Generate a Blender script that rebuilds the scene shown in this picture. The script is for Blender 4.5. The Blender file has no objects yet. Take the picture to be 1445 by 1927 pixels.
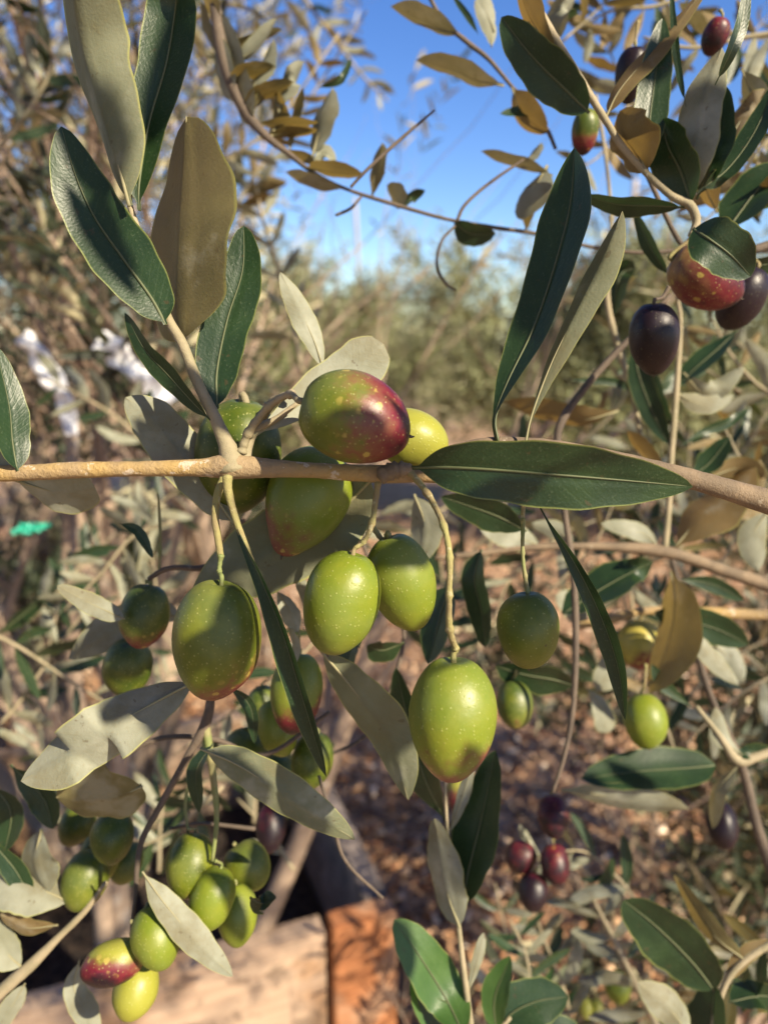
import bpy, bmesh, math, random
import numpy as np
from mathutils import Vector, Matrix, Quaternion, noise as mnoise
R = math.radians
rnd = random.Random(11)
C = bpy.context.scene.collection
SC = bpy.context.scene

# ------------------------------------------------------------------ camera
F = 1392.0                      # focal length in photo pixels (photo 1445 x 1927)
PITCH = 13.0
CAMH = 1.35
cd = bpy.data.cameras.new('camera'); cam = bpy.data.objects.new('camera', cd); C.objects.link(cam)
cam.location = (0, 0, CAMH); cam.rotation_euler = (R(90 - PITCH), 0, 0)
cd.sensor_fit = 'VERTICAL'; cd.sensor_height = 36; cd.lens = 26
cd.clip_start = 0.01; cd.clip_end = 500
cd.dof.use_dof = True; cd.dof.focus_distance = 0.17; cd.dof.aperture_fstop = 12.0
SC.camera = cam
SC.render.resolution_x = 767; SC.render.resolution_y = 1024
# ------------------------------------------------------------------ light
SUN = Vector((0.60, -0.56, 0.57)).normalized()      # towards the sun
elev = math.asin(SUN.z); azim = math.atan2(SUN.x, SUN.y)
w = bpy.data.worlds.new('World'); SC.world = w; w.use_nodes = True
nt = w.node_tree; nt.nodes.clear()
sky = nt.nodes.new('ShaderNodeTexSky'); sky.sky_type = 'NISHITA'; sky.sun_disc = False
sky.sun_elevation = elev; sky.sun_rotation = azim
sky.air_density = 1.0; sky.dust_density = 0.1; sky.ozone_density = 3.0
bg = nt.nodes.new('ShaderNodeBackground'); bg.inputs[1].default_value = 0.085
out = nt.nodes.new('ShaderNodeOutputWorld')
hs = nt.nodes.new('ShaderNodeHueSaturation'); hs.inputs['Saturation'].default_value = 1.25; hs.inputs['Hue'].default_value = .515
nt.links.new(sky.outputs[0], hs.inputs['Color']); nt.links.new(hs.outputs[0], bg.inputs[0]); nt.links.new(bg.outputs[0], out.inputs[0])
sd = bpy.data.lights.new('sun', 'SUN'); sd.energy = 5.0; sd.angle = R(0.5); sd.color = (1.0, 0.86, 0.64)
so = bpy.data.objects.new('sun', sd); C.objects.link(so)
so.rotation_euler = (-SUN).to_track_quat('-Z', 'Y').to_euler(); so.location = (2, -2, 4)
SC.view_settings.view_transform = 'Standard'; SC.view_settings.look = 'None'
SC.view_settings.exposure = 1.15; SC.view_settings.gamma = 1.0
SC.render.engine = 'CYCLES'

# ------------------------------------------------------------------ helpers
cp, sp = math.cos(R(PITCH)), math.sin(R(PITCH))
CX = Vector((1, 0, 0)); CY = Vector((0, sp, cp)); CF = Vector((0, cp, -sp))
CAM = Vector((0, 0, CAMH))
def ray(x, y): return CF + CX * ((x - 722.5) / F) + CY * (-(y - 963.5) / F)
def P(x, y, d): return CAM + ray(x, y) * d          # d: metres along the optical axis
def G(x, y, z):                                     # ray meets the height z
    r = ray(x, y); return CAM + r * ((z - CAMH) / r.z)
def tag(o, label=None, cat=None, group=None, kind=None):
    if label: o['label'] = label
    if cat: o['category'] = cat
    if group: o['group'] = group
    if kind: o['kind'] = kind
    return o
def empty(name, loc, label, cat, group=None):
    o = bpy.data.objects.new(name, None); C.objects.link(o); o.location = loc
    o.empty_display_size = 0.01
    return tag(o, label, cat, group)
def link(name, me, mats, parent=None, smooth=True):
    for m in (mats if isinstance(mats, (list, tuple)) else [mats]): me.materials.append(m)
    if smooth:
        me.polygons.foreach_set('use_smooth', [True] * len(me.polygons))
    o = bpy.data.objects.new(name, me); C.objects.link(o)
    if parent:
        o.parent = parent; o.matrix_parent_inverse = Matrix.Translation(-wloc(parent))
    return o
def wloc(o):
    v = o.location.copy()
    while o.parent and False: o = o.parent
    return v
def mesh(name, vs, fs):
    me = bpy.data.meshes.new(name); me.from_pydata([tuple(v) for v in vs], [], fs); me.update(); return me
def npmesh(name, V, Fc, n):
    """V (k,3), Fc (m,n) face indices"""
    me = bpy.data.meshes.new(name); m = len(Fc)
    me.vertices.add(len(V)); me.vertices.foreach_set('co', V.astype(np.float32).ravel())
    me.loops.add(m * n); me.loops.foreach_set('vertex_index', Fc.astype(np.int32).ravel())
    me.polygons.add(m); me.polygons.foreach_set('loop_start', np.arange(m, dtype=np.int32) * n)
    me.polygons.foreach_set('loop_total', np.full(m, n, dtype=np.int32))
    me.update(calc_edges=True); return me
def spline(pts, n):
    """Catmull-Rom through pts (lists of floats), n samples"""
    p = [np.array(q, float) for q in pts]
    p = [2 * p[0] - p[1]] + p + [2 * p[-1] - p[-2]]; k = len(p) - 3; res = []
    for i in range(n):
        t = i / (n - 1) * k; s = min(int(t), k - 1); u = t - s
        a, b, c, d = p[s:s + 4]
        res.append(0.5 * ((2 * b) + (c - a) * u + (2 * a - 5 * b + 4 * c - d) * u * u + (3 * b - a - 3 * c + d) * u ** 3))
    return res
def tube_geo(pts, rad, sides, V, Fs, lump=0.0, seed=0, cap=True):
    """pts Vectors, rad list; append to V, Fs"""
    n = len(pts); b0 = len(V)
    T = [(pts[min(i + 1, n - 1)] - pts[max(i - 1, 0)]).normalized() for i in range(n)]
    a = T[0].orthogonal().normalized()
    for i in range(n):
        a = (a - T[i] * a.dot(T[i])).normalized(); b = T[i].cross(a)
        for j in range(sides):
            th = 2 * math.pi * j / sides; r = rad[i]
            if lump:
                q = (pts[i] + (a * math.cos(th) + b * math.sin(th)) * rad[i]) / (rad[i] * 3)
                r *= 1 + lump * (mnoise.noise(q + Vector((seed, 0, 0))) + .5 * mnoise.noise(q * 3))
            V.append(pts[i] + (a * math.cos(th) + b * math.sin(th)) * r)
    for i in range(n - 1):
        for j in range(sides):
            j2 = (j + 1) % sides
            Fs.append((b0 + i * sides + j, b0 + i * sides + j2, b0 + (i + 1) * sides + j2, b0 + (i + 1) * sides + j))
    if cap:
        for i, s in ((0, 1), (n - 1, -1)):
            V.append(pts[i] - T[i] * rad[i] * .4 * s); c = len(V) - 1
            for j in range(sides):
                j2 = (j + 1) % sides
                e = (b0 + i * sides + j, b0 + i * sides + j2)
                Fs.append((c, e[1], e[0]) if s > 0 else (c, e[0], e[1]))
def stem(name, pts, mat, parent, d=17, sides=12, lump=.08, per=6):
    """pts: (x, y, thickness px[, depth cm])"""
    q = [(x[0], x[1], x[2], (x[3] if len(x) > 3 else d)) for x in pts]
    n = max(5, (len(q) - 1) * per + 1)
    s = spline(q, n); V = []; Fs = []
    tube_geo([P(a[0], a[1], a[3] / 100) for a in s], [max(.5, a[2]) / 2 * a[3] / 100 / F for a in s], sides, V, Fs, lump, rnd.random() * 9)
    return link(name, mesh(name, V, Fs), mat, parent)

# ------------------------------------------------------------------ materials
def newmat(name):
    m = bpy.data.materials.new(name); m.use_nodes = True; n = m.node_tree; n.nodes.clear()
    o = n.nodes.new('ShaderNodeOutputMaterial'); return m, n, o
def N(n, typ, ins=None, **kw):
    x = n.nodes.new(typ)
    for k, v in kw.items(): setattr(x, k, v)
    for k, v in (ins or {}).items():
        if hasattr(v, 'links') or isinstance(v, bpy.types.NodeSocket): n.links.new(v, x.inputs[k])
        else: x.inputs[k].default_value = v
    return x
def rgb(c): return (c[0], c[1], c[2], 1)
def mixc(n, f, a, b, mode='MIX'):
    x = n.nodes.new('ShaderNodeMix'); x.data_type = 'RGBA'; x.blend_type = mode; x.clamp_factor = True
    for s, v in ((0, f), (6, a), (7, b)):
        if isinstance(v, bpy.types.NodeSocket): n.links.new(v, x.inputs[s])
        else: x.inputs[s].default_value = v if s == 0 else rgb(v)
    return x.outputs[2]
def mth(n, op, a, b=0.0, c=0.0, clamp=False):
    x = n.nodes.new('ShaderNodeMath'); x.operation = op; x.use_clamp = clamp
    for i, v in enumerate((a, b, c)):
        if isinstance(v, bpy.types.NodeSocket): n.links.new(v, x.inputs[i])
        else: x.inputs[i].default_value = v
    return x.outputs[0]
def ramp(n, f, stops):
    x = n.nodes.new('ShaderNodeValToRGB'); e = x.color_ramp.elements
    while len(e) > 1: e.remove(e[0])
    e[0].position = stops[0][0]; e[0].color = rgb(stops[0][1])
    for p, c in stops[1:]:
        q = e.new(p); q.color = rgb(c)
    n.links.new(f, x.inputs[0]); return x.outputs[0]
def noise(n, vec, scale, detail=3, rough=.55):
    return N(n, 'ShaderNodeTexNoise', {'Vector': vec, 'Scale': scale, 'Detail': detail, 'Roughness': rough}).outputs[0]
def sstep(n, v, a, b):
    x = n.nodes.new('ShaderNodeMapRange'); x.interpolation_type = 'SMOOTHSTEP'
    n.links.new(v, x.inputs[0]); x.inputs[1].default_value = a; x.inputs[2].default_value = b; return x.outputs[0]

def leaf_mat(name, top=(.010, .028, .010), top2=(.020, .046, .015), under=(.27, .28, .215), under2=(.17, .18, .125), trans=(.27, .21, .06), tf=.2, rough=.42):
    m, n, o = newmat(name)
    uv = N(n, 'ShaderNodeUVMap').outputs[0]; sx = N(n, 'ShaderNodeSeparateXYZ', {0: uv})
    tc = N(n, 'ShaderNodeTexCoord').outputs['Object']
    rn = N(n, 'ShaderNodeObjectInfo').outputs['Random']
    au = mth(n, 'ABSOLUTE', mth(n, 'MULTIPLY_ADD', sx.outputs[0], 2, -1))
    bf = N(n, 'ShaderNodeNewGeometry').outputs['Backfacing']
    n1 = noise(n, tc, 90, 4); n2 = noise(n, tc, 1500, 2)
    t = mixc(n, sstep(n, n1, .35, .7), top, top2)
    t = mixc(n, mth(n, 'MULTIPLY', rn, .5), t, top2)
    t = mixc(n, mth(n, 'MULTIPLY', sstep(n, n2, .58, .75), .22), t, (.16, .20, .12))     # pale scales
    # side veins
    vv = mth(n, 'SINE', mth(n, 'ADD', mth(n, 'MULTIPLY', sx.outputs[1], 115), mth(n, 'MULTIPLY', au, -16)))
    vv = mth(n, 'MULTIPLY', mth(n, 'MULTIPLY', sstep(n, vv, .6, 1.0), sstep(n, n1, .4, .65)), .05)
    t = mixc(n, vv, t, (.14, .19, .08))
    rib = sstep(n, au, .045, .01)
    t = mixc(n, mth(n, 'MULTIPLY', rib, .5), t, (.10, .125, .06))
    edge = sstep(n, au, .93, .985)
    t = mixc(n, mth(n, 'MULTIPLY', edge, .7), t, (.22, .25, .07))
    u = mixc(n, sstep(n, n1, .3, .75), under, under2)
    u = mixc(n, mth(n, 'MULTIPLY', sstep(n, n2, .5, .8), .35), u, (.20, .17, .09))
    u = mixc(n, mth(n, 'MULTIPLY', vv, 3.0), u, (.2, .17, .09)); n3 = noise(n, tc, 45, 4, .65); u = mixc(n, mth(n, 'MULTIPLY', sstep(n, n3, .5, .68), .45), u, (.17, .14, .07)); u = mixc(n, mth(n, 'MULTIPLY', sstep(n, n3, .45, .3), .35), u, (.42, .43, .36))
    u = mixc(n, mth(n, 'MULTIPLY', edge, .7), u, (.34, .34, .10))
    st = sstep(n, noise(n, tc, 380, 3), .665, .71)
    col = mixc(n, bf, t, u)
    col = mixc(n, mth(n, 'MULTIPLY', st, .5), col, (.07, .045, .02))
    ro = mth(n, 'MULTIPLY_ADD', bf, .72 - rough, rough)
    bmp = N(n, 'ShaderNodeBump', {'Height': mth(n, 'ADD', mth(n, 'MULTIPLY', n2, .5), mth(n, 'ADD', n1, mth(n, 'MULTIPLY', vv, -2))), 'Strength': .35, 'Distance': .0005})
    p = N(n, 'ShaderNodeBsdfPrincipled', {'Base Color': col, 'Roughness': ro, 'Normal': bmp.outputs[0]})
    p.inputs['Specular IOR Level'].default_value = .5
    tr = N(n, 'ShaderNodeBsdfTranslucent', {'Color': mixc(n, bf, (trans[0] * .14, trans[1] * .38, trans[2] * .4), mixc(n, mth(n, 'MULTIPLY', n1, .6), trans, (trans[0] * .5, trans[1] * .6, trans[2])))})
    mx = N(n, 'ShaderNodeMixShader', {0: tf, 1: p.outputs[0], 2: tr.outputs[0]})
    n.links.new(mx.outputs[0], o.inputs[0]); return m
LEAF = leaf_mat('olive_leaf')
BRSHADE = leaf_mat('brown_shaded_leaf', under=(.19, .165, .07), under2=(.11, .10, .04), trans=(.4, .27, .06), tf=.3)  # brown undersides; shade and light coming through are put into the colour
DGREY = leaf_mat('grey_shaded_leaf', under=(.17, .18, .115), under2=(.11, .125, .07), trans=(.22, .24, .05), tf=.18)  # darker grey-green copy of LEAF undersides, shade put into the colour
GOLD = leaf_mat('ageing_leaf', top=(.08, .07, .02), top2=(.13, .10, .03), under=(.20, .14, .055), under2=(.14, .10, .04), trans=(.34, .21, .045), tf=.3)
BRIGHT = leaf_mat('young_leaf', top=(.04, .10, .02), top2=(.07, .14, .035), under=(.4, .43, .27), under2=(.3, .33, .18), trans=(.3, .4, .05), tf=.3)
m_, n_, o_ = newmat('leaf_rib')
p_ = N(n_, 'ShaderNodeBsdfPrincipled', {'Base Color': rgb((.085, .10, .045)), 'Roughness': .6}); n_.links.new(p_.outputs[0], o_.inputs[0]); RIB = m_
m_, n_, o_ = newmat('under_rib')
p_ = N(n_, 'ShaderNodeBsdfPrincipled', {'Base Color': rgb((.24, .22, .12)), 'Roughness': .7}); n_.links.new(p_.outputs[0], o_.inputs[0]); RIBU = m_

def foliage_mat(name, top, under, trans=(.25, .2, .05), tf=.22):
    m, n, o = newmat(name)
    a = N(n, 'ShaderNodeAttribute', attribute_name='tone').outputs['Fac']
    bf = N(n, 'ShaderNodeNewGeometry').outputs['Backfacing']
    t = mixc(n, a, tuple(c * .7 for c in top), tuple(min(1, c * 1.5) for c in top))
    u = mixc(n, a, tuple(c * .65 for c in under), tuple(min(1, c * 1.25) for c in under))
    p = N(n, 'ShaderNodeBsdfPrincipled', {'Base Color': mixc(n, bf, t, u), 'Roughness': .6})
    tr = N(n, 'ShaderNodeBsdfTranslucent', {'Color': rgb(trans)})
    mx = N(n, 'ShaderNodeMixShader', {0: tf, 1: p.outputs[0], 2: tr.outputs[0]})
    n.links.new(mx.outputs[0], o.inputs[0]); return m
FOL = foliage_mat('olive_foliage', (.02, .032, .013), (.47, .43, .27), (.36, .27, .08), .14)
FOLFAR = foliage_mat('hazed_olive_foliage', (.17, .185, .085), (.47, .45, .29), (.34, .32, .10), .22)  # far copy of FOL, haze put in as lighter, greyer colour

def bark_mat(name, a, b, c, sc=300, flake=.62, bump=.5):
    m, n, o = newmat(name)
    tc = N(n, 'ShaderNodeTexCoord').outputs['Object']
    x = mixc(n, sstep(n, noise(n, tc, sc * .35, 4), .38, .62), a, b)
    x = mixc(n, sstep(n, noise(n, tc, sc, 5, .65), flake, flake + .03), x, c)
    fine = noise(n, tc, sc * 5, 4, .7)
    x = mixc(n, mth(n, 'MULTIPLY', sstep(n, fine, .55, .8), .5), x, tuple(v * .35 for v in a))
    bmp = N(n, 'ShaderNodeBump', {'Height': fine, 'Strength': bump, 'Distance': .25 / sc})
    p = N(n, 'ShaderNodeBsdfPrincipled', {'Base Color': x, 'Roughness': .75, 'Normal': bmp.outputs[0]})
    n.links.new(p.outputs[0], o.inputs[0]); return m
BARKG = bark_mat('golden_bark', (.34, .23, .085), (.27, .195, .11), (.46, .38, .28), 160, .60)
BARKB = bark_mat('brown_bark', (.20, .145, .09), (.13, .095, .06), (.32, .27, .2), 300, .66)
TWIG = bark_mat('twig_bark', (.30, .25, .16), (.23, .20, .12), (.42, .38, .28), 300, .68, .35)
STALK = bark_mat('stalk_skin', (.27, .25, .09), (.24, .19, .09), (.36, .32, .18), 420, .6, .6)
GSTALK = bark_mat('green_stalk_skin', (.16, .19, .06), (.22, .20, .09), (.3, .3, .15), 500, .68, .3)
DTWIG = bark_mat('dark_twig_bark', (.12, .09, .065), (.08, .06, .045), (.2, .16, .12), 300, .66)
TRUNK = bark_mat('trunk_bark', (.42, .31, .22), (.26, .19, .14), (.5, .42, .34), 25, .6, .8)

def olive_mat():
    m, n, o = newmat('olive_skin')
    tc = N(n, 'ShaderNodeTexCoord').outputs['Object']
    oi = N(n, 'ShaderNodeObjectInfo')
    rp = N(n, 'ShaderNodeAttribute', attribute_name='ripe').outputs['Fac']
    off = N(n, 'ShaderNodeVectorMath', {0: tc, 1: oi.outputs['Location']}, operation='ADD').outputs[0]
    n1 = noise(n, off, 130, 5, .6); n2 = noise(n, off, 420, 3, .6)
    v = mth(n, 'ADD', rp, mth(n, 'MULTIPLY', mth(n, 'SUBTRACT', n1, .5), .75))
    v = mth(n, 'ADD', v, mth(n, 'MULTIPLY', mth(n, 'SUBTRACT', n2, .5), .35))
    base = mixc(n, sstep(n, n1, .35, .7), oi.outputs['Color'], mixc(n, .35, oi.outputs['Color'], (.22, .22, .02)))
    # pale specks
    vo = N(n, 'ShaderNodeTexVoronoi', {'Vector': off, 'Scale': 1050, 'Randomness': 1.0})
    spk = mth(n, 'MULTIPLY', sstep(n, vo.outputs[0], .30, .14), sstep(n, N(n, 'ShaderNodeSeparateColor', {0: vo.outputs['Color']}).outputs[0], .1, .9))
    rc = ramp(n, v, [(.26, (.13, .10, .018)), (.46, (.145, .05, .028)), (.66, (.12, .010, .018)), (.86, (.045, .005, .010)), (1.0, (.010, .004, .008))])
    col = mixc(n, sstep(n, v, .16, .50), base, rc)
    vo2 = N(n, 'ShaderNodeTexVoronoi', {'Vector': off, 'Scale': 260, 'Randomness': 1.0})
    blot = mth(n, 'MULTIPLY', sstep(n, mth(n, 'ADD', vo2.outputs[0], mth(n, 'MULTIPLY', n2, .5)), .50, .40), sstep(n, v, .85, .5))
    blot = mth(n, 'MULTIPLY', blot, sstep(n, rp, .15, .4))
    col = mixc(n, mth(n, 'MULTIPLY', blot, .8), col, (.34, .27, .06))
    col = mixc(n, mth(n, 'MULTIPLY', spk, mth(n, 'MULTIPLY_ADD', sstep(n, rp, .75, .95), -.28, .36)), col, (.38, .38, .13))
    # faint wax bloom
    blm = noise(n, off, 60, 3)
    col = mixc(n, mth(n, 'MULTIPLY', mth(n, 'MULTIPLY', sstep(n, blm, .4, .75), sstep(n, rp, .8, .2)), .07), col, (.30, .33, .28))
    sc = sstep(n, noise(n, off, 240, 2), .745, .76)
    col = mixc(n, mth(n, 'MULTIPLY', sc, .7), col, (.06, .04, .02))
    bmp = N(n, 'ShaderNodeBump', {'Height': mth(n, 'ADD', mth(n, 'MULTIPLY', n2, .5), mth(n, 'MULTIPLY', spk, .35)), 'Strength': .3, 'Distance': .0007})
    p = N(n, 'ShaderNodeBsdfPrincipled', {'Base Color': col, 'Roughness': mth(n, 'MULTIPLY_ADD', blm, .32, .27), 'Normal': bmp.outputs[0]})
    p.inputs['Specular IOR Level'].default_value = .4
    p.inputs['Subsurface Weight'].default_value = .05
    p.inputs['Subsurface Radius'].default_value = (.6, 1.0, .2); p.inputs['Subsurface Scale'].default_value = .002
    n.links.new(p.outputs[0], o.inputs[0]); return m
OLIVE = olive_mat()

# ------------------------------------------------------------------ leaves
SH = {'l': (.85, .75, .05), 'o': (.55, .6, .03), 'b': (1.0, .38, .08), 's': (.5, .6, .08), 'p': (.8, .9, .03), 'n': (1.5, .8, .12)}
def leaf_mesh(pts, width, frames, shape='l', nl=26, nc=8, cup=.16, wav=.05, rib=True, seed=0):
    """pts: Vectors along the midrib; frames(i) -> (across, normal)"""
    a, b, pet = SH[shape]; mx = (a / (a + b)) ** a * (b / (a + b)) ** b
    V = []; Fs = []; UV = []
    n = len(pts)
    for i in range(n):
        t = i / (n - 1); tt = max(0, (t - pet) / (1 - pet))
        f = (tt ** a * (1 - tt) ** b) / mx
        hw = max(width * .5 * f, width * .035 if t < .9 else width * .004)
        hw *= 1 + .035 * math.sin(t * 17 + seed) + .02 * math.sin(t * 41 + seed * 3)
        A, Nn = frames[i]
        for j in range(nc + 1):
            u = j / nc * 2 - 1
            h = cup * hw * (abs(u) ** 1.6 - .12) * 1.0 + .06 * hw * (1 - min(1, abs(u) * 5)) * -1
            h += wav * hw * math.sin(t * 13 + seed + (2.1 if u > 0 else 0)) * u * u
            V.append(pts[i] + A * (u * hw) + Nn * h)
    for i in range(n - 1):
        for j in range(nc):
            k = i * (nc + 1) + j
            Fs.append((k, k + 1, k + nc + 2, k + nc + 1))
            v0, v1 = i / (n - 1), (i + 1) / (n - 1); u0, u1 = j / nc, (j + 1) / nc
            UV += [(u0, v0), (u1, v0), (u1, v1), (u0, v1)]
    nb = len(Fs)
    if rib:
        rad = [max(width * .004, min(.00045, width * .032) * (1 - .85 * i / (n - 1))) for i in range(n)]
        tube_geo([pts[i] - frames[i][1] * (rad[i] * .55 + .0001) for i in range(n)], rad, 6, V, Fs)
        UV += [(.5, .5)] * sum(len(f) for f in Fs[nb:])
    me = mesh('leaf', V, Fs)
    uvl = me.uv_layers.new(name='UVMap'); uvl.data.foreach_set('uv', [c for q in UV for c in q])
    me.polygons.foreach_set('material_index', [0] * nb + [1] * (len(Fs) - nb))
    return me
def leaf(parent, pts, wpx, side="t", tilt=0, d=17, shape="l", mat=None, tilt2=None, label=None, hero=True, cup=.16, bow=0, wav=.05):
    """pts (x,y[,depth cm]) from stalk to tip; wpx = full width in photo px seen face on; side t(op)/u(nder) seen;
    tilt > 0 turns the seen face towards the sun"""
    q = [(p[0], p[1], (p[2] if len(p) > 2 else d)) for p in pts]
    n = 40 if hero else 14
    s = spline(q, n)
    W = [P(a[0], a[1], a[2] / 100) for a in s]
    dm = sum(a[2] for a in s) / n / 100
    if bow:
        for i in range(n):
            t = i / (n - 1); W[i] = W[i] + CF * (bow / 100 * 4 * t * (1 - t))
    fr = []
    if tilt2 is None: tilt2 = tilt
    for i in range(n):
        T = (W[min(i + 1, n - 1)] - W[max(0, i - 1)]).normalized()
        Vw = (CAM - W[i]).normalized(); Vp = (Vw - T * Vw.dot(T)).normalized()
        S = T.cross(Vp).normalized()
        if S.dot(SUN) < 0: S = -S
        t = R(tilt + (tilt2 - tilt) * i / (n - 1))
        Nn = (Vp * math.cos(t) + S * math.sin(t)).normalized()
        if side == 'u': Nn = -Nn
        fr.append((T.cross(Nn).normalized() * -1, Nn))
    wid = wpx * dm / F / max(.35, math.cos(R((tilt + tilt2) / 2)))
    me = leaf_mesh(W, wid, fr, shape, nc=(10 if hero else 4), seed=rnd.random() * 6, cup=cup, wav=wav, rib=hero or True)
    # make sure that the front of the faces is the leaf's upper side
    k = len(W) // 2 * ((10 if hero else 4)); pn = me.polygons[k].normal
    if pn.dot(fr[len(W) // 2][1]) < 0: me.flip_normals()
    o = link('leaf', me, [mat or LEAF, RIBU if side == 'u' else RIB], parent)
    if label: o['label'] = label
    return o

# ------------------------------------------------------------------ olives
def olive(label, x, y, a, b, rot=0, d=17, base='g', ripe=0, rdir=(0, 0, -1), rsoft=1.0, stalk=None, group=None, lean=0, nib=True, smat=None, dimple=1.0, point=.1):
    """a = half length px, b = half width px, rot = degrees the stalk end leans clockwise from straight up (as seen);
       lean = degrees the stalk end tips towards the camera; ripe = share of ripening (0..1.4), rdir = where it starts (local)"""
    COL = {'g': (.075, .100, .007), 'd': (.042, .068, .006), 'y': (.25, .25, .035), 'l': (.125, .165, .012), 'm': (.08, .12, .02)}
    dd = d / 100; c = P(x, y, dd); sa = a * dd / F; sb = b * dd / F
    e = empty('olive', c, label, 'olive', group)
    Vw = (CAM - c).normalized(); Rt = CX - Vw * CX.dot(Vw); Rt.normalize(); Up = Vw.cross(Rt)
    zax = (Up * math.cos(R(rot)) + Rt * math.sin(R(rot))); zax = (zax * math.cos(R(lean)) + Vw * math.sin(R(lean))).normalized()
    xax = (Rt - zax * Rt.dot(zax)).normalized(); yax = zax.cross(xax)
    M = Matrix((xax, yax, zax)).transposed().to_4x4()
    nu, nv = 40, 28; V = []; Fs = []; rp = []
    sd_ = rnd.random() * 50; rd = Vector(rdir).normalized()
    for i in range(nv + 1):
        th = math.pi * i / nv
        for j in range(nu):
            ph = 2 * math.pi * j / nu
            r = math.sin(th); z = math.cos(th)
            sr = r ** .92 if r > 0 else 0
            taper = 1 + .05 * z
            X = sr * math.cos(ph) * taper; Y = sr * math.sin(ph) * taper
            Z = z
            if z < -.75: Z -= point * ((-.75 - z) / .25) ** 2 * .5
            Z -= dimple * .11 * math.exp(-(r / .17) ** 2) if z > 0 else 0
            nn = mnoise.noise(Vector((X, Y, Z)) * 1.1 + Vector((sd_, 0, 0))) * .045
            k = 1 + nn
            V.append(Vector((X * sb * k, Y * sb * k, Z * sa * k)))
            q = Vector((X, Y, Z))
            val = ripe - .5 + rd.dot(q) * .5 * rsoft + .12 * mnoise.noise(q * 2 + Vector((0, sd_, 0)))
            rp.append(val if ripe > 0 else -1)
    for i in range(nv):
        for j in range(nu):
            j2 = (j + 1) % nu
            Fs.append((i * nu + j, (i + 1) * nu + j, (i + 1) * nu + j2, i * nu + j2))
    me = mesh('flesh', V, Fs)
    at = me.attributes.new('ripe', 'FLOAT', 'POINT'); at.data.foreach_set('value', rp)
    o = link('flesh', me, OLIVE); o.parent = e; o.matrix_local = M
    o.color = rgb(COL[base]) if isinstance(base, str) else rgb(base)
    if nib:
        V = []; Fs = []; s = sb
        tube_geo([Vector((0, 0, -sa * (.97 + point * .4))), Vector((0, 0, -sa * (1.02 + point * .5))), Vector((s * .03, 0, -sa * (1.06 + point * .5)))], [s * .045, s * .03, s * .012], 6, V, Fs)
        t = link('nib', mesh('nib', V, Fs), DTWIG); t.parent = e; t.matrix_local = M
    # stalk: from the dimple to the given photo points
    top = c + zax * sa * (.86 if dimple else .95)
    if stalk:
        pts = [top, c + zax * sa * 1.06] + [P(p[0], p[1], (p[3] if len(p) > 3 else d) / 100) for p in stalk]
        th = [stalk[0][2], stalk[0][2]] + [p[2] for p in stalk]
        q = [(p.x, p.y, p.z, t_ * dd / F / 2) for p, t_ in zip(pts, th)]
        s = spline(q, max(10, 8 * len(q))); V = []; Fs = []
        ns_ = len(s); nd = [k_ / (len(q) - 1) * (ns_ - 1) for k_ in range(2, len(q))]
        tube_geo([Vector(a_[:3]) for a_ in s], [max(a_[3] * .88, .0002) * (1 + .42 * sum(math.exp(-((i_ - k_) / .8) ** 2) for k_ in nd)) * (1.3 if i_ < 2 else 1) for i_, a_ in enumerate(s)], 8, V, Fs, .25, 2)
        o2 = link('stalk', mesh('stalk', V, Fs), smat or STALK); o2.parent = e; o2.matrix_parent_inverse = Matrix.Translation(-c)
    return e

# ------------------------------------------------------------------ ground
def mulch_mat():
    m, n, o = newmat('mulch')
    tc = N(n, 'ShaderNodeTexCoord').outputs['Object']
    a = noise(n, tc, 3, 5); b = noise(n, tc, 45, 5, .7); v = N(n, 'ShaderNodeTexVoronoi', {'Vector': tc, 'Scale': 42}).outputs['Color']
    vs = N(n, 'ShaderNodeSeparateColor', {0: v}).outputs[0]
    c = mixc(n, sstep(n, b, .35, .65), (.08, .042, .022), (.52, .31, .165))
    c = mixc(n, mth(n, 'MULTIPLY', vs, .6), c, (.52, .34, .22))
    c = mixc(n, mth(n, 'MULTIPLY', sstep(n, a, .45, .7), .4), c, (.50, .35, .24))
    bm = N(n, 'ShaderNodeBump', {'Height': mth(n, 'ADD', b, vs), 'Strength': .8, 'Distance': .02})
    p = N(n, 'ShaderNodeBsdfPrincipled', {'Base Color': c, 'Roughness': .9, 'Normal': bm.outputs[0]}); n.links.new(p.outputs[0], o.inputs[0]); return m
gm = mesh('ground', [(-150, -60, 0), (150, -60, 0), (150, 250, 0), (-150, 250, 0)], [(0, 1, 2, 3)])
tag(link('ground', gm, mulch_mat(), smooth=False), kind='structure')
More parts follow.
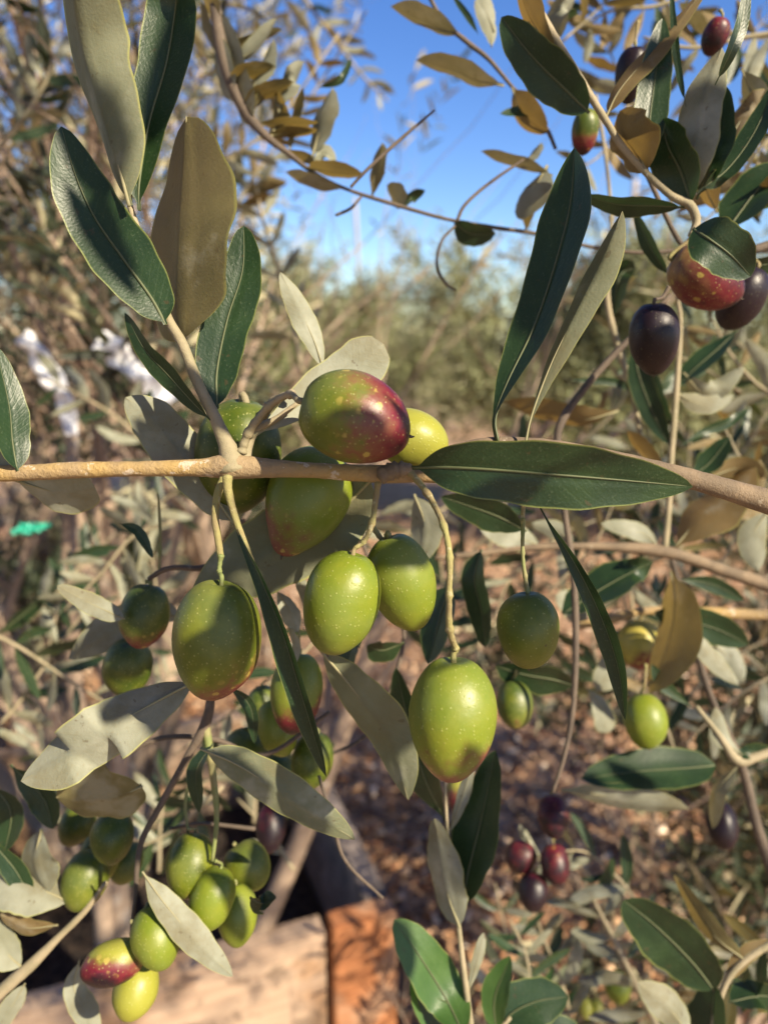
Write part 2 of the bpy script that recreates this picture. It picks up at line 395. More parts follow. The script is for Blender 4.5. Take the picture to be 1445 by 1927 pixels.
def chips(nchips):
    rg = np.random.default_rng(3)
    y = .6 + 5.5 * rg.random(nchips) ** 1.5; x = (rg.random(nchips) - .5) * (y * 1.3 + .8)
    L = rg.uniform(.012, .04, nchips); W = L * rg.uniform(.2, .5, nchips); T = W * .35
    az = rg.uniform(0, 2 * np.pi, nchips); tl = rg.normal(0, .35, nchips); tw = rg.normal(0, .45, nchips)
    ux = np.stack([np.cos(az) * np.cos(tl), np.sin(az) * np.cos(tl), np.sin(tl)], 1)
    up = np.stack([np.zeros(nchips), np.zeros(nchips), np.ones(nchips)], 1)
    s = np.cross(up, ux); s /= np.linalg.norm(s, axis=1)[:, None]
    nn = np.cross(ux, s); s2 = s * np.cos(tw)[:, None] + nn * np.sin(tw)[:, None]; nn = np.cross(ux, s2)
    c = np.stack([x, y, rg.uniform(.003, .018, nchips)], 1); V = []
    for k in (-1, 1):
        for a_, b_ in ((-1, -1), (1, -.7), (.9, .8), (-.8, 1)):
            V.append(c + ux * (L / 2 * a_)[:, None] + s2 * (W / 2 * b_)[:, None] + nn * (T / 2 * k)[:, None])
    V = np.stack(V, 1).reshape(-1, 3)
    f = np.array([(3, 2, 1, 0), (4, 5, 6, 7), (0, 1, 5, 4), (1, 2, 6, 5), (2, 3, 7, 6), (3, 0, 4, 7)])
    Fc = (np.arange(nchips)[:, None, None] * 8 + f[None]).reshape(-1, 4)
    me = npmesh('wood_chips', V, Fc, 4)
    at = me.attributes.new('tone', 'FLOAT', 'FACE'); at.data.foreach_set('value', np.repeat(rg.random(nchips), 6).astype(np.float32))
    m, n, o = newmat('wood_chip')
    t = N(n, 'ShaderNodeAttribute', attribute_name='tone').outputs['Fac']
    col = ramp(n, t, [(0, (.06, .03, .02)), (.35, (.26, .11, .05)), (.65, (.56, .31, .15)), (.9, (.74, .50, .31)), (1, (.82, .70, .54))])
    p = N(n, 'ShaderNodeBsdfPrincipled', {'Base Color': col, 'Roughness': .85}); n.links.new(p.outputs[0], o.inputs[0])
    o = link('wood_chips', me, m, smooth=False); tag(o, 'loose brown wood chips covering the ground under the trees', 'wood chips', kind='stuff')
chips(30000)

# ------------------------------------------------------------------ timber planters
def wood_mat(name, a, b, c):
    m, n, o = newmat(name)
    tc = N(n, 'ShaderNodeTexCoord').outputs['Object']
    mp = N(n, 'ShaderNodeMapping', {0: tc}); mp.inputs['Scale'].default_value = (1.2, 22, 22)
    g = noise(n, mp.outputs[0], 5, 5, .65); k = noise(n, tc, 7, 3)
    x = mixc(n, sstep(n, g, .35, .68), a, b); x = mixc(n, sstep(n, k, .50, .66), x, c); k2 = noise(n, tc, 16, 5, .7); x = mixc(n, mth(n, 'MULTIPLY', sstep(n, k2, .52, .62), .65), x, tuple(v * .3 for v in a))
    bm = N(n, 'ShaderNodeBump', {'Height': g, 'Strength': .4, 'Distance': .004})
    p = N(n, 'ShaderNodeBsdfPrincipled', {'Base Color': x, 'Roughness': .75, 'Normal': bm.outputs[0]}); n.links.new(p.outputs[0], o.inputs[0]); return m
WOOD = wood_mat('weathered_board', (.33, .23, .16), (.42, .31, .22), (.30, .18, .10))
GREYW = wood_mat('grey_board', (.24, .20, .18), (.15, .12, .10), (.30, .24, .20))
ORANGE = wood_mat('stained_board', (.36, .15, .06), (.24, .085, .03), (.42, .26, .16))
def soil_mat():
    m, n, o = newmat('soil'); tc = N(n, 'ShaderNodeTexCoord').outputs['Object']
    b = noise(n, tc, 50, 5, .7)
    p = N(n, 'ShaderNodeBsdfPrincipled', {'Base Color': mixc(n, sstep(n, b, .4, .65), (.012, .008, .006), (.07, .045, .03)), 'Roughness': .95,
        'Normal': N(n, 'ShaderNodeBump', {'Height': b, 'Strength': 1, 'Distance': .02}).outputs[0]}); n.links.new(p.outputs[0], o.inputs[0]); return m
SOIL = soil_mat()
def board(name, p0, p1, z0, z1, th, mat, parent, inward):
    """upright board from p0 to p1 (outer line), thickness towards inward"""
    L = (p1 - p0); L.z = 0; ln = L.length; ux = L.normalized(); uy = Vector((0, 0, 1)).cross(ux)
    if uy.dot(inward) < 0: uy = -uy
    bm = bmesh.new(); bmesh.ops.create_cube(bm, size=1)
    for v in bm.verts: v.co = Vector((v.co.x * ln, v.co.y * th, v.co.z * (z1 - z0)))
    bmesh.ops.bevel(bm, geom=bm.edges[:], offset=.003, segments=2, affect='EDGES')
    me = bpy.data.meshes.new(name); bm.to_mesh(me); bm.free()
    o = link(name, me, mat, None, smooth=False)
    c = (p0 + p1) / 2 + uy * th / 2; c.z = (z0 + z1) / 2
    M = Matrix((ux, uy, Vector((0, 0, 1)))).transposed().to_4x4(); 
    if ux.cross(uy).z < 0: M = Matrix((ux, uy, Vector((0, 0, -1)))).transposed().to_4x4()
    o.parent = parent; o.matrix_local = Matrix.Translation(c - parent.location) @ M
    return o
def planter(label, A, B, D, zt, rows, soilz, corner=True):
    """A near corner, B end of front side, D end of the other side (outer lines); zt top"""
    A.z = B.z = D.z = 0
    e = empty('timber_planter', A, label, 'planter', 'raised timber planting beds')
    f = (B - A).normalized(); s = (D - A); s = (s - f * s.dot(f)); sl = s.length; s.normalize()
    D2 = A + s * sl; B2 = B; Cc = B + s * sl; th = .042; h = zt / rows
    for k in range(rows):
        z0 = k * h + .004; z1 = (k + 1) * h - .004
        wm = WOOD
        board('board', A + f * (.125 if corner else 0), B2 + s * 0, z0, z1, th, wm, e, s)
        board('board', A + s * (th + .003), D2 - s * (th + .003), z0, z1, th, GREYW, e, f)
        board('board', B2 + s * (th + .003), Cc - s * (th + .003), z0, z1, th, GREYW, e, -f)
        board('board', D2, Cc, z0, z1, th, wm, e, -s)
    if corner:
        board('corner_board', A, A + f * .112, .004, zt - .004, th, ORANGE, e, s)
    i0 = th + .004
    vs = []; m = 14
    for a in range(m + 1):
        for b in range(m + 1):
            p = A + f * (i0 + ((B2 - A).length - 2 * i0) * a / m) + s * (i0 + (sl - 2 * i0) * b / m)
            p.z = soilz + .02 * mnoise.noise(p * 9); vs.append(p)
    me = mesh('soil', vs, [(a * (m + 1) + b, (a + 1) * (m + 1) + b, (a + 1) * (m + 1) + b + 1, a * (m + 1) + b + 1) for a in range(m) for b in range(m)])
    if me.polygons[0].normal.z < 0: me.flip_normals()
    link('soil', me, SOIL, e)
zt = .42
planter('raised timber bed with orange corner post, nearest the camera at the bottom of the picture', G(748, 1712, zt), G(-420, 2035, zt), G(748, 1712, zt) + (G(480, 1425, zt) - G(748, 1712, zt)) * 1.45, zt, 2, .16)
zt2 = .42
planter('farther raised timber bed at the left edge, glimpsed below the green tie', G(130, 1082, zt2), G(-620, 1130, zt2), G(90, 1010, zt2), zt2, 2, .34, False)

# ------------------------------------------------------------------ trees with many small leaves
def leaf_cloud(name, shoots, lpx, mat, parent, rg, per=16, shoot_len=(.12, .3), wr=.2, upbias=.5, sunward=0.):
    """shoots: (n,3) bases + (n,3) directions -> leafy shoots as one mesh"""
    B, D = shoots; n = len(B)
    D = D + rg.normal(0, .35, D.shape) + np.array([0, 0, upbias]); D /= np.linalg.norm(D, axis=1)[:, None]
    SL = rg.uniform(*shoot_len, n)
    t = (np.arange(per) // 2 + .5) / (per / 2)
    t = np.tile(t, (n, 1)) + rg.normal(0, .02, (n, per))
    bend = rg.normal(0, .25, (n, 3)); bend[:, 2] -= .2
    pos = B[:, None] + D[:, None] * (t * SL[:, None])[..., None] + bend[:, None] * ((t ** 2) * SL[:, None])[..., None] * .6
    ax = D[:, None] + bend[:, None] * t[..., None]; ax /= np.linalg.norm(ax, axis=2)[..., None]
    h = rg.normal(0, 1, (n, 1, 3)); s = np.cross(ax, h); s /= np.linalg.norm(s, axis=2)[..., None]
    s2 = np.cross(ax, s)
    lv = (np.arange(per) // 2) % 2; sg = np.where(np.arange(per) % 2 == 0, 1, -1)
    side = np.where(lv[None, :, None] == 0, s, s2) * sg[None, :, None] + rg.normal(0, .35, (n, per, 3))
    ld = ax * .75 + side * .8 + np.array([0, 0, -.1]); ld /= np.linalg.norm(ld, axis=2)[..., None]
    L = rg.uniform(.65, 1.15, (n, per)) * lpx; Wd = L * wr * rg.uniform(.7, 1.2, (n, per))
    nm = ax - ld * (ax * ld).sum(2)[..., None] + rg.normal(0, .45, (n, per, 3)); nm -= ld * (nm * ld).sum(2)[..., None]; nm /= np.linalg.norm(nm, axis=2)[..., None]
    ac = np.cross(ld, nm)
    l1, w1, nr = L[..., None], Wd[..., None] / 2, nm
    v = [pos, pos + ld * l1 * .3 + ac * w1 * .85 + nr * w1 * .3, pos + ld * l1 * .68 + ac * w1 * .9 + nr * w1 * .2, pos + ld * l1 - nr * l1 * .06,
         pos + ld * l1 * .68 - ac * w1 * .9 + nr * w1 * .2, pos + ld * l1 * .3 - ac * w1 * .85 + nr * w1 * .3]
    V = np.stack(v, 2).reshape(-1, 3)
    k = np.arange(n * per)[:, None, None] * 6
    Fc = (k + np.array([(0, 1, 2, 3), (0, 3, 4, 5)])[None]).reshape(-1, 4)
    me = npmesh(name, V, Fc, 4)
    at = me.attributes.new('tone', 'FLOAT', 'FACE')
    tone = np.clip(rg.normal(.5, .28, (n, 1)) + rg.normal(0, .3, (n, per)), 0, 1); at.data.foreach_set('value', np.repeat(tone.ravel(), 2).astype(np.float32))
    return link(name, me, mat, parent)
def tree(label, base, h, spread, trunk_r, nshoot, seed, lpx=.055, mat=None, stems=1, group=None, lo=.25, fork=.3, bmat=None, per=16, zmax=None, xmax=None, xmin=None, wild=.3, shoot=(.12, .3)):
    rg = np.random.default_rng(seed); rr = random.Random(seed); base = Vector(base)
    e = empty('olive_tree', base, label, 'olive tree', group)
    V = []; Fs = []; tips = []; limbs = []
    def grow(p, dr, ln, r, lev):
        n = 6; pts = [p]; d_ = dr.normalized()
        for i in range(n):
            d_ = (d_ + Vector((rr.gauss(0, .11), rr.gauss(0, .11), rr.gauss(0, .06) + .04))).normalized(); pts.append(pts[-1] + d_ * ln / n)
        rad = [r * (1 - .6 * i / n) for i in range(n + 1)]
        tube_geo(pts, rad, 9 if lev < 2 else 5, V, Fs, .15 if lev < 2 else 0, seed)
        for i in range(2 if lev else 3, n + 1): limbs.append((pts[i], d_, lev))
        if lev < 3:
            for k in range(rr.randint(3, 4)):
                i = rr.randint(2, n); a = rr.random() * 6.28
                nd = (d_ * .7 + Vector((math.cos(a), math.sin(a), rr.uniform(-.1, .5))) * .8 * spread / h * 2).normalized()
                grow(pts[i], nd, ln * rr.uniform(.5, .72), rad[i] * .6, lev + 1)
    for s in range(stems):
        a = rr.random() * 6.28; off = Vector((math.cos(a), math.sin(a), 0)) * trunk_r * (1.6 if stems > 1 else 0)
        grow(base + off, Vector((math.cos(a) * .15, math.sin(a) * .15, 1)), h * .5, trunk_r, 0)
    link('trunk', mesh('trunk', V, Fs), bmat or TRUNK, e)
    lb = [l for l in limbs if l[2] >= 1 and l[0].z > base.z + h * lo]
    if zmax: lb = [l for l in lb if l[0].z < zmax - shoot[1] * .7]
    if xmax is not None: lb = [l for l in lb if l[0].x < xmax + max(0, 1.35 - l[0].z) * .25]
    if xmin is not None: lb = [l for l in lb if l[0].x > xmin]
    idx = rg.integers(0, len(lb), nshoot)
    B = np.array([lb[i][0][:] for i in idx]) + rg.normal(0, .06 * spread, (nshoot, 3))
    ctr = np.array([base.x, base.y, base.z + h * .4]); D = B - ctr; D /= np.linalg.norm(D, axis=1)[:, None] + 1e-6
    leaf_cloud('crown', (B, D), lpx, mat or FOL, e, rg, per, shoot)
    return e
EXEC_TREES = 1
def gp(px, d): v = P(px, 800, d); return (v.x, v.y, 0)
# near tree on the left
tree('nearest background olive tree with several pale trunks, filling the left side', gp(130, 1.45), 2.4, .85, .024, 520, 5, .05, FOL, 6, None, .2, xmax=-.28)
tree('slender olive tree with bare pale trunks in front of the leafy left side', gp(165, 1.0), 2.5, .4, .022, 60, 15, .05, FOL, 3, None, .55)
tree('second olive tree behind the white ties, its crown against the sky left of centre', gp(250, 2.4), 2.6, .8, .05, 620, 8, .055, FOL, 3, None, .2, xmax=-.45)
tree('olive tree at the far left edge beyond the pale trunks', gp(-60, 2.6), 3.0, 1.4, .05, 560, 9, .055, FOL, 3, None, .12)
FAR = [
 ('distant bushy olive tree just left of the thin pale stake', 570, 6.0, 2.0, 1.3, 1100, 21, 505),
 ('distant olive tree standing behind the ripening purple olive', 690, 7.5, 1.9, 1.4, 1000, 22, 500),
 ('distant round olive tree right of the blue gap in the skyline', 1000, 5.2, 2.0, 1.2, 1300, 23, 455),
 ('distant olive tree behind the two upright dark leaves', 1180, 5.6, 2.1, 1.3, 1200, 24, 430),
 ('distant olive tree behind the black olive on the right', 1340, 5.0, 2.0, 1.2, 1100, 25, 430),
 ('distant olive tree at the right edge', 1520, 5.5, 2.1, 1.2, 900, 26, 400),
 ('distant olive tree left of centre, half hidden by the pale trunks', 420, 5.0, 2.0, 1.2, 1000, 27, 430),
 ('farthest olive tree in the dip of the skyline', 830, 11.5, 1.7, 2.0, 1200, 28, 605),
]
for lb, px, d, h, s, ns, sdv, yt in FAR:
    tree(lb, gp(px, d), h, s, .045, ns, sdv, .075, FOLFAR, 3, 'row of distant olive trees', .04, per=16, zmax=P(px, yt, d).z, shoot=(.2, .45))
v = P(1500, 800, 1.5)
tree('low dense olive bush in the shade at the right edge above the wood chips', (v.x, v.y, 0), 1.25, .55, .02, 420, 41, .05, FOL, 3, None, .1)
v = P(1800, 800, 1.6)
tree('olive tree at the right, its twigs hanging into the upper right corner', (v.x + .25, v.y - .35, 0), 2.6, .9, .05, 260, 31, .05, FOL, 2, None, .3)

def bush(label, px, d, z0, h, spread, ns, sdv, ytop, mat=FOL, xmin=None, xmax=None):
    v = P(px, 800, d); e = tree(label, (v.x, v.y, z0), h, spread, .014, ns, sdv, .048, mat, 4, None, .02, zmax=P(px, ytop, d).z, shoot=(.08, .18), xmin=xmin, xmax=xmax); return e
bush('dense low olive bush under the straw-coloured twig at the right', 1450, .95, 0, 1.25, .5, 260, 51, 900, xmin=P(1300, 900, .95).x)
bush('low olive bush at the bottom right with cream leaves in the sun', 1120, .85, 0, .60, .4, 60, 52, 1700, xmin=P(980, 900, .85).x, xmax=P(1330, 900, .85).x)
bush('tangled olive bush inside the planter behind the pale leaf', 60, 1.9, .16, 1.1, .6, 330, 53, 960, xmax=P(300, 900, 1.9).x)
bush('olive bush beyond the planter behind the hanging pair of olives', 480, 2.9, 0, 1.1, .6, 260, 54, 900)
# ------------------------------------------------------------------ stakes, ties, clips
m, n, o = newmat('pale_stake'); p_ = N(n, 'ShaderNodeBsdfPrincipled', {'Base Color': mixc(n, noise(n, N(n, 'ShaderNodeTexCoord').outputs['Object'], 12, 3), (.34, .29, .25), (.42, .37, .33)), 'Roughness': .6}); n.links.new(p_.outputs[0], o.inputs[0]); STAKE = m
def stake(label, px, ytop, d, r, ylow=None, lean=0):
    t = P(px, ytop, d); b = Vector((t.x + lean, t.y, 0)); V = []; Fs = []
    k = 10; tube_geo([b.lerp(t, i / k) for i in range(k + 1)], [r * (1.12 if i % 2 else 1) for i in range(k + 1)], 8, V, Fs)
    o = link('stake', mesh('stake', [q - b for q in V], Fs), STAKE); o.location = b; tag(o, label, 'stake', 'thin stakes among the trees')
stake('thin pale stake rising into the sky left of centre', 668, 372, 6.6, .015, lean=.12)
stake('thin pale stake at right, its tip above the horizontal dark leaf', 1195, 338, 6.5, .026)
m, n, o = newmat('white_tape'); p_ = N(n, 'ShaderNodeBsdfPrincipled', {'Base Color': mixc(n, noise(n, N(n, 'ShaderNodeTexCoord').outputs['Object'], 40, 2), (.66, .68, .74), (.82, .82, .82)), 'Roughness': .35}); n.links.new(p_.outputs[0], o.inputs[0]); TAPE = m
m, n, o = newmat('green_tape'); p_ = N(n, 'ShaderNodeBsdfPrincipled', {'Base Color': rgb((.02, .36, .25)), 'Roughness': .4}); n.links.new(p_.outputs[0], o.inputs[0]); GTAPE = m
def ribbon(name, label, pts, mat, d, group=None, cat='tie'):
    """crumpled tape: (x,y,width)"""
    s = spline(pts, 26); V = []; Fs = []
    for i, a in enumerate(s):
        w_ = a[2] * (1 + .12 * math.sin(i * 1.1)); c = P(a[0], a[1], d)
        b = s[min(i + 1, 25)]; a0 = s[max(i - 1, 0)]; tx, ty = b[0] - a0[0], b[1] - a0[1]; l = math.hypot(tx, ty) or 1
        for j in range(6):
            u = j / 5 - .5; q = P(a[0] - ty / l * w_ * u, a[1] + tx / l * w_ * u, d) + CF * (.004 * math.sin(i * .6 + j * .9) + .002 * math.sin(i * 1.3 - j))
            V.append(q)
    for i in range(25):
        for j in range(5): k = i * 6 + j; Fs.append((k, k + 1, k + 7, k + 6))
    o0 = V[0].copy(); me = mesh(name, [q - o0 for q in V], Fs); o = link(name, me, mat); o.location = o0
    md = o.modifiers.new('thick', 'SOLIDIFY'); md.thickness = .0012
    tag(o, label, cat, group); return o
ribbon('tie_tape', 'crumpled white tie tape hanging at far left of the pale trunks', [(40, 630, 30), (62, 655, 34), (88, 695, 42), (112, 735, 36), (128, 770, 30), (132, 820, 22)], TAPE, .72, 'white tie tapes')
ribbon('tie_tape', 'white tie tape left of the narrow leaf, wrapped round a branch', [(180, 640, 44), (215, 660, 52), (255, 700, 30), (295, 730, 52), (325, 758, 30)], TAPE, .70, 'white tie tapes')
ribbon('tie_tape', 'small bright green tie tape at the left edge', [(22, 1002, 8), (45, 996, 20), (68, 994, 16), (95, 988, 6)], GTAPE, .70)
exec_hero = 1
# ------------------------------------------------------------------ the branch in focus
def branch(label, x, y, d=17, group=None, name='olive_branch'):
    return empty(name, P(x, y, d / 100), label, 'olive branch', group)
B = branch('thick golden olive branch in focus running across from the left edge under the purple olive', 430, 878)
stem('stem', [(-40, 893, 31), (60, 889, 30), (130, 885, 31), (210, 883, 29), (280, 882, 29), (380, 880, 34), (430, 878, 50), (480, 880, 40), (570, 884, 29), (650, 889, 31), (730, 892, 34), (790, 893, 30), (850, 899, 24), (940, 906, 16), (1000, 912, 8)], BARKG, B, 17, 20, .07, 8)
stem('bud', [(715, 896, 30), (745, 884, 34), (775, 884, 20)], BARKB, B, 16.7, 12, .35)
A_ = stem('twig', [(440, 886, 60), (434, 858, 42), (422, 826, 29), (402, 780, 23), (372, 720, 21), (345, 650, 20), (322, 610, 18), (300, 560, 16), (283, 510, 14), (262, 440, 13), (246, 390, 11), (244, 360, 9)], TWIG, B, 17, 16, .08)
for pts, th in (([(422, 900, 17), (410, 930, 15), (405, 970, 14), (410, 1010, 14), (416, 1050, 13)], 0),):
    stem('twig', pts, STALK, B, 16.8, 10)
leaf(B, [(246, 388), (228, 320), (198, 210), (164, 90), (138, -60, 15.8), (115, -230, 15)], 104, 'u', -52, 16.6, 'l', tilt2=-44, cup=.5, mat=DGREY)
leaf(B, [(262, 395), (262, 340), (280, 230), (312, 120), (330, 10), (338, -90, 16), (338, -190, 15.6)], 92, 't', -22, 16.8, 'l', tilt2=-32, cup=.3)
leaf(B, [(312, 610), (285, 560), (235, 490), (180, 410), (143, 330), (116, 238)], 118, 't', 8, 16.8, 'o', cup=.2)
leaf(B, [(343, 645), (340, 600), (343, 520), (348, 420), (352, 320), (352, 220)], 140, 'u', -64, 17.3, 'o', tilt2=-56, cup=.12, mat=BRSHADE)
leaf(B, [(409, 768), (408, 700), (428, 600), (456, 510), (459, 425)], 92, 't', -12, 17.1, 'o', cup=.16)
leaf(B, [(398, 792), (360, 755), (315, 705), (270, 655), (235, 588)], 38, 't', -38, 16.9, 'l')
leaf(B, [(440, 985), (390, 915), (330, 840), (285, 785), (236, 748)], 98, 'u', 12, 18.6, 'o')
leaf(B, [(18, 898), (70, 915), (120, 925), (178, 914)], 96, 'u', -40, 17.6, 'b', cup=.1)
leaf(B, [(40, 885, 16.9), (12, 860), (-4, 800), (0, 740), (-20, 650)], 60, 'u', -30, 17.2, 'l')
leaf(B, [(34, 886), (25, 830), (18, 760), (-8, 650)], 60, 't', 30, 16.8, 'o')
stem('twig', [(428, 896, 20), (430, 925, 16), (445, 980, 13), (468, 1040, 11), (482, 1075, 7)], STALK, B, 16.4, 10)
stem('twig', [(462, 872, 26), (466, 840, 20), (482, 808, 17), (520, 788, 12), (560, 758, 8)], TWIG, B, 17.1, 10)
leaf(B, [(470, 825, 17), (530, 785, 17.4), (600, 735, 18), (670, 690, 18.2), (722, 648, 18.3)], 96, 'u', 8, 18, 'b', cup=.12)
leaf(B, [(610, 700), (590, 640), (562, 580), (527, 512)], 46, 'u', 20, 19.5, 'l')
leaf(B, [(775, 880, 16.6), (830, 880, 16.2), (920, 884, 15.8), (1060, 895, 15.6), (1180, 905, 15.8), (1303, 916, 16.2)], 122, 't', -10, 16, 'l', tilt2=-22, cup=.14)
leaf(B, [(428, 900, 16.8), (445, 990, 16.4), (490, 1090, 16), (530, 1190, 15.8), (570, 1320, 15.8), (614, 1462, 16)], 36, 't', -62, 16, 'n', tilt2=-45, cup=.4)
leaf(B, [(700, 900, 18.4), (640, 960, 18.8), (560, 1010, 19), (470, 1060, 19), (362, 1125, 19)], 160, 'u', 5, 19, 'o', cup=.1, mat=DGREY)
leaf(B, [(378, 1278, 19), (300, 1318, 18.5), (210, 1370, 18), (120, 1430, 18), (40, 1470, 18)], 110, 'u', 25, 18, 'l', cup=.12, wav=.02)

B2 = branch('brown olive branch in focus rising from behind the pale olive to the right edge', 1000, 836)
stem('stem', [(770, 872, 14), (835, 852, 20), (880, 840, 22), (935, 834, 25), (990, 836, 26), (1050, 842, 26), (1150, 862, 30), (1250, 888, 36), (1350, 916, 40), (1480, 955, 50)], BARKB, B2, 17.6, 16, .07)
leaf(B2, [(934, 830), (930, 785), (955, 715), (1005, 610), (1045, 490), (1072, 380), (1080, 278)], 88, 't', -44, 17.4, 'n', tilt2=-36, cup=.2)
leaf(B2, [(988, 845, 17.2), (1002, 780), (1040, 680), (1090, 580), (1135, 490), (1171, 398)], 52, 'u', -48, 17.2, 'n', tilt2=-38, cup=.35, mat=DGREY)
leaf(B2, [(1000, 925, 17), (1030, 980, 16.7), (1080, 1060, 16.5), (1125, 1150, 16.4), (1160, 1250, 16.4), (1176, 1355, 16.5)], 38, 't', -30, 16.5, 'n', tilt2=-30, cup=.35)
stem('twig', [(988, 848, 13), (985, 900, 9), (984, 960, 8), (983, 985, 8)], STALK, B2, 17.2, 8)

# ------------------------------------------------------------------ olives on the focused branch
g1 = 'olives on the branch in focus'
olive('large olive turning purple, resting on top of the golden branch in the middle', 667, 787, 106, 86, -72, 16.0, 'g', .96, (.25, .35, -.9), .85, [(545, 742, 15, 16.3), (505, 765, 17, 16.6), (468, 815, 20, 16.9), (455, 850, 22, 17)], g1, -5, smat=TWIG)
olive('pale yellow-green olive peeping out to the right of the purple one', 775, 826, 66, 56, -75, 17.7, 'y', 0, stalk=None, group=g1)
olive('dark green olive behind the fork of the golden branch', 448, 858, 108, 80, 6, 19.0, 'd', .36, (.2, -.1, -1), .8, [(480, 800, 16, 18.5), (515, 755, 16, 17.8), (550, 740, 14, 17.2)], g1, 10, smat=TWIG)
olive('bright green olive with a pinkish pointed tip, hanging under the golden branch', 580, 935, 98, 78, 24, 18.6, 'l', .5, (-.3, .1, -1), .9, [(640, 850, 10, 18.6)], g1, -5, point=.5)
olive('large dark green olive hanging alone at left from a pale stalk', 409, 1202, 112, 83, 2, 16.6, 'g', .52, (.5, .1, -.9), 1.1, [(413, 1075, 10), (416, 1045, 12)], g1, 18, smat=GSTALK)
olive('green olive at the front of the hanging pair in the centre', 642, 1132, 97, 71, 14, 16.9, 'l', .34, (-.5, .5, -1), .7, [(684, 1020, 10), (700, 985, 12), (712, 905, 13, 17)], g1, 8, smat=STALK)
olive('green olive at the back of the hanging pair, right of the front one', 756, 1095, 93, 63, -16, 18.2, 'l', 0, stalk=[(722, 1018, 11), (700, 990, 12)], group=g1, lean=16, smat=STALK)
olive('biggest yellow-green olive with a purplish bottom, hanging from a long jointed stalk', 852, 1351, 113, 82, 2, 15.6, 'l', .52, (.2, 0, -1), .95,
      [(857, 1220, 13), (846, 1185, 14, 15.3), (845, 1120, 12, 15), (846, 1050, 13, 15), (835, 990, 14, 15.3), (805, 930, 14, 16.3), (770, 888, 16, 16.7), (748, 878, 14, 16.9)], g1, 14, nib=False)
olive('single green olive with a lit rim, hanging right of centre below the large leaf', 993, 1184, 72, 58, 1, 17.2, 'g', 0, stalk=[(988, 1085, 9), (983, 1040, 8), (984, 975, 9)], group=g1, lean=12, smat=GSTALK)

# ------------------------------------------------------------------ upper right twig
B3 = branch('olive twig with dark upright leaves and one golden leaf in the upper right', 1215, 325, 21)
D3 = 21
stem('stem', [(1015, 20, 14), (1045, 75, 16), (1080, 130, 15), (1110, 180, 14), (1140, 228, 13), (1170, 275, 13), (1215, 325, 12), (1262, 368, 14), (1296, 385, 18), (1310, 415, 16), (1300, 445, 13)], TWIG, B3, D3)
for a in (
 ([(1108, 212), (1060, 165), (1000, 105), (943, 32)], 84, 't', -10, 'o', None),
 ([(1050, 110), (1015, 60), (990, 10), (975, -40)], 44, 'u', -55, 'l', GOLD),
 ([(1140, 222), (1170, 165), (1240, 85), (1330, -25)], 34, 'u', -50, 's', GOLD),
 ([(1218, 322), (1200, 285), (1175, 250), (1166, 208)], 82, 'u', -52, 'o', GOLD),
 ([(1222, 305), (1222, 230), (1233, 140), (1246, 34)], 62, 't', 10, 's', None),
 ([(1300, 385), (1280, 325), (1255, 275), (1243, 225)], 84, 't', -38, 'o', None),
 ([(1303, 372, 21.4), (1305, 300), (1318, 200), (1358, 90)], 78, 'u', -18, 'l', None),
 ([(1310, 375, 22), (1335, 310), (1352, 250), (1362, 160)], 62, 't', -30, 'l', None),
 ([(1312, 362), (1370, 315), (1420, 245), (1462, 150)], 44, 't', -35, 's', None),
 ([(1288, 390), (1230, 388), (1160, 385), (1097, 368)], 36, 't', -45, 'l', None),
 ([(1303, 430, 20), (1335, 450, 19.6), (1375, 480, 19.6), (1412, 520, 19.8)], 92, 't', 12, 'o', None),
 ([(1345, 160, 19), (1378, 90, 18.5), (1398, 30, 18.5), (1406, -40, 18.5)], 24, 't', 30, 's', None),
 ([(1290, 200), (1276, 130), (1268, 60), (1262, -30)], 14, 't', 0, 's', None),
): leaf(B3, a[0], a[1], a[2], a[3], D3, a[4], a[5])
B3b = branch('olive twig at the right edge with broad dark leaves against the sky', 1400, 470, 24)
stem('stem', [(1215, 325, 9, 24), (1290, 470, 10, 24), (1370, 480, 14, 24), (1470, 455, 20, 24)], DTWIG, B3b, 24)
for a in (
 ([(1362, 440), (1390, 400), (1430, 350), (1490, 300)], 78, 't', -40, 'l', None),
 ([(1420, 400), (1440, 370), (1475, 350)], 50, 'u', -60, 'l', GOLD),
 ([(1350, 400), (1330, 350), (1335, 280)], 40, 'u', -50, 'l', GOLD),
 ([(1370, 270), (1400, 220), (1450, 180)], 50, 'u', -50, 'l', GOLD),
 ([(1395, 130), (1420, 180), (1460, 220)], 45, 'u', -30, 'l', None),
 ([(1380, 480), (1420, 500), (1480, 490)], 34, 't', -40, 'l', None),
 ([(1260, 520), (1225, 470), (1192, 395)], 26, 't', -30, 'l', None),
): leaf(B3b, a[0], a[1], a[2], a[3], 24, a[4], a[5], hero=False)
B4 = branch('thin olive twig against the blue sky at the top, with brown backlit leaves', 965, 165, 27)
stem('stem', [(800, -20, 8), (835, 40, 8), (880, 80, 10), (920, 112, 9), (965, 165, 7), (1005, 205, 7), (1030, 245, 8), (1045, 280, 7)], DTWIG, B4, 27, 8)
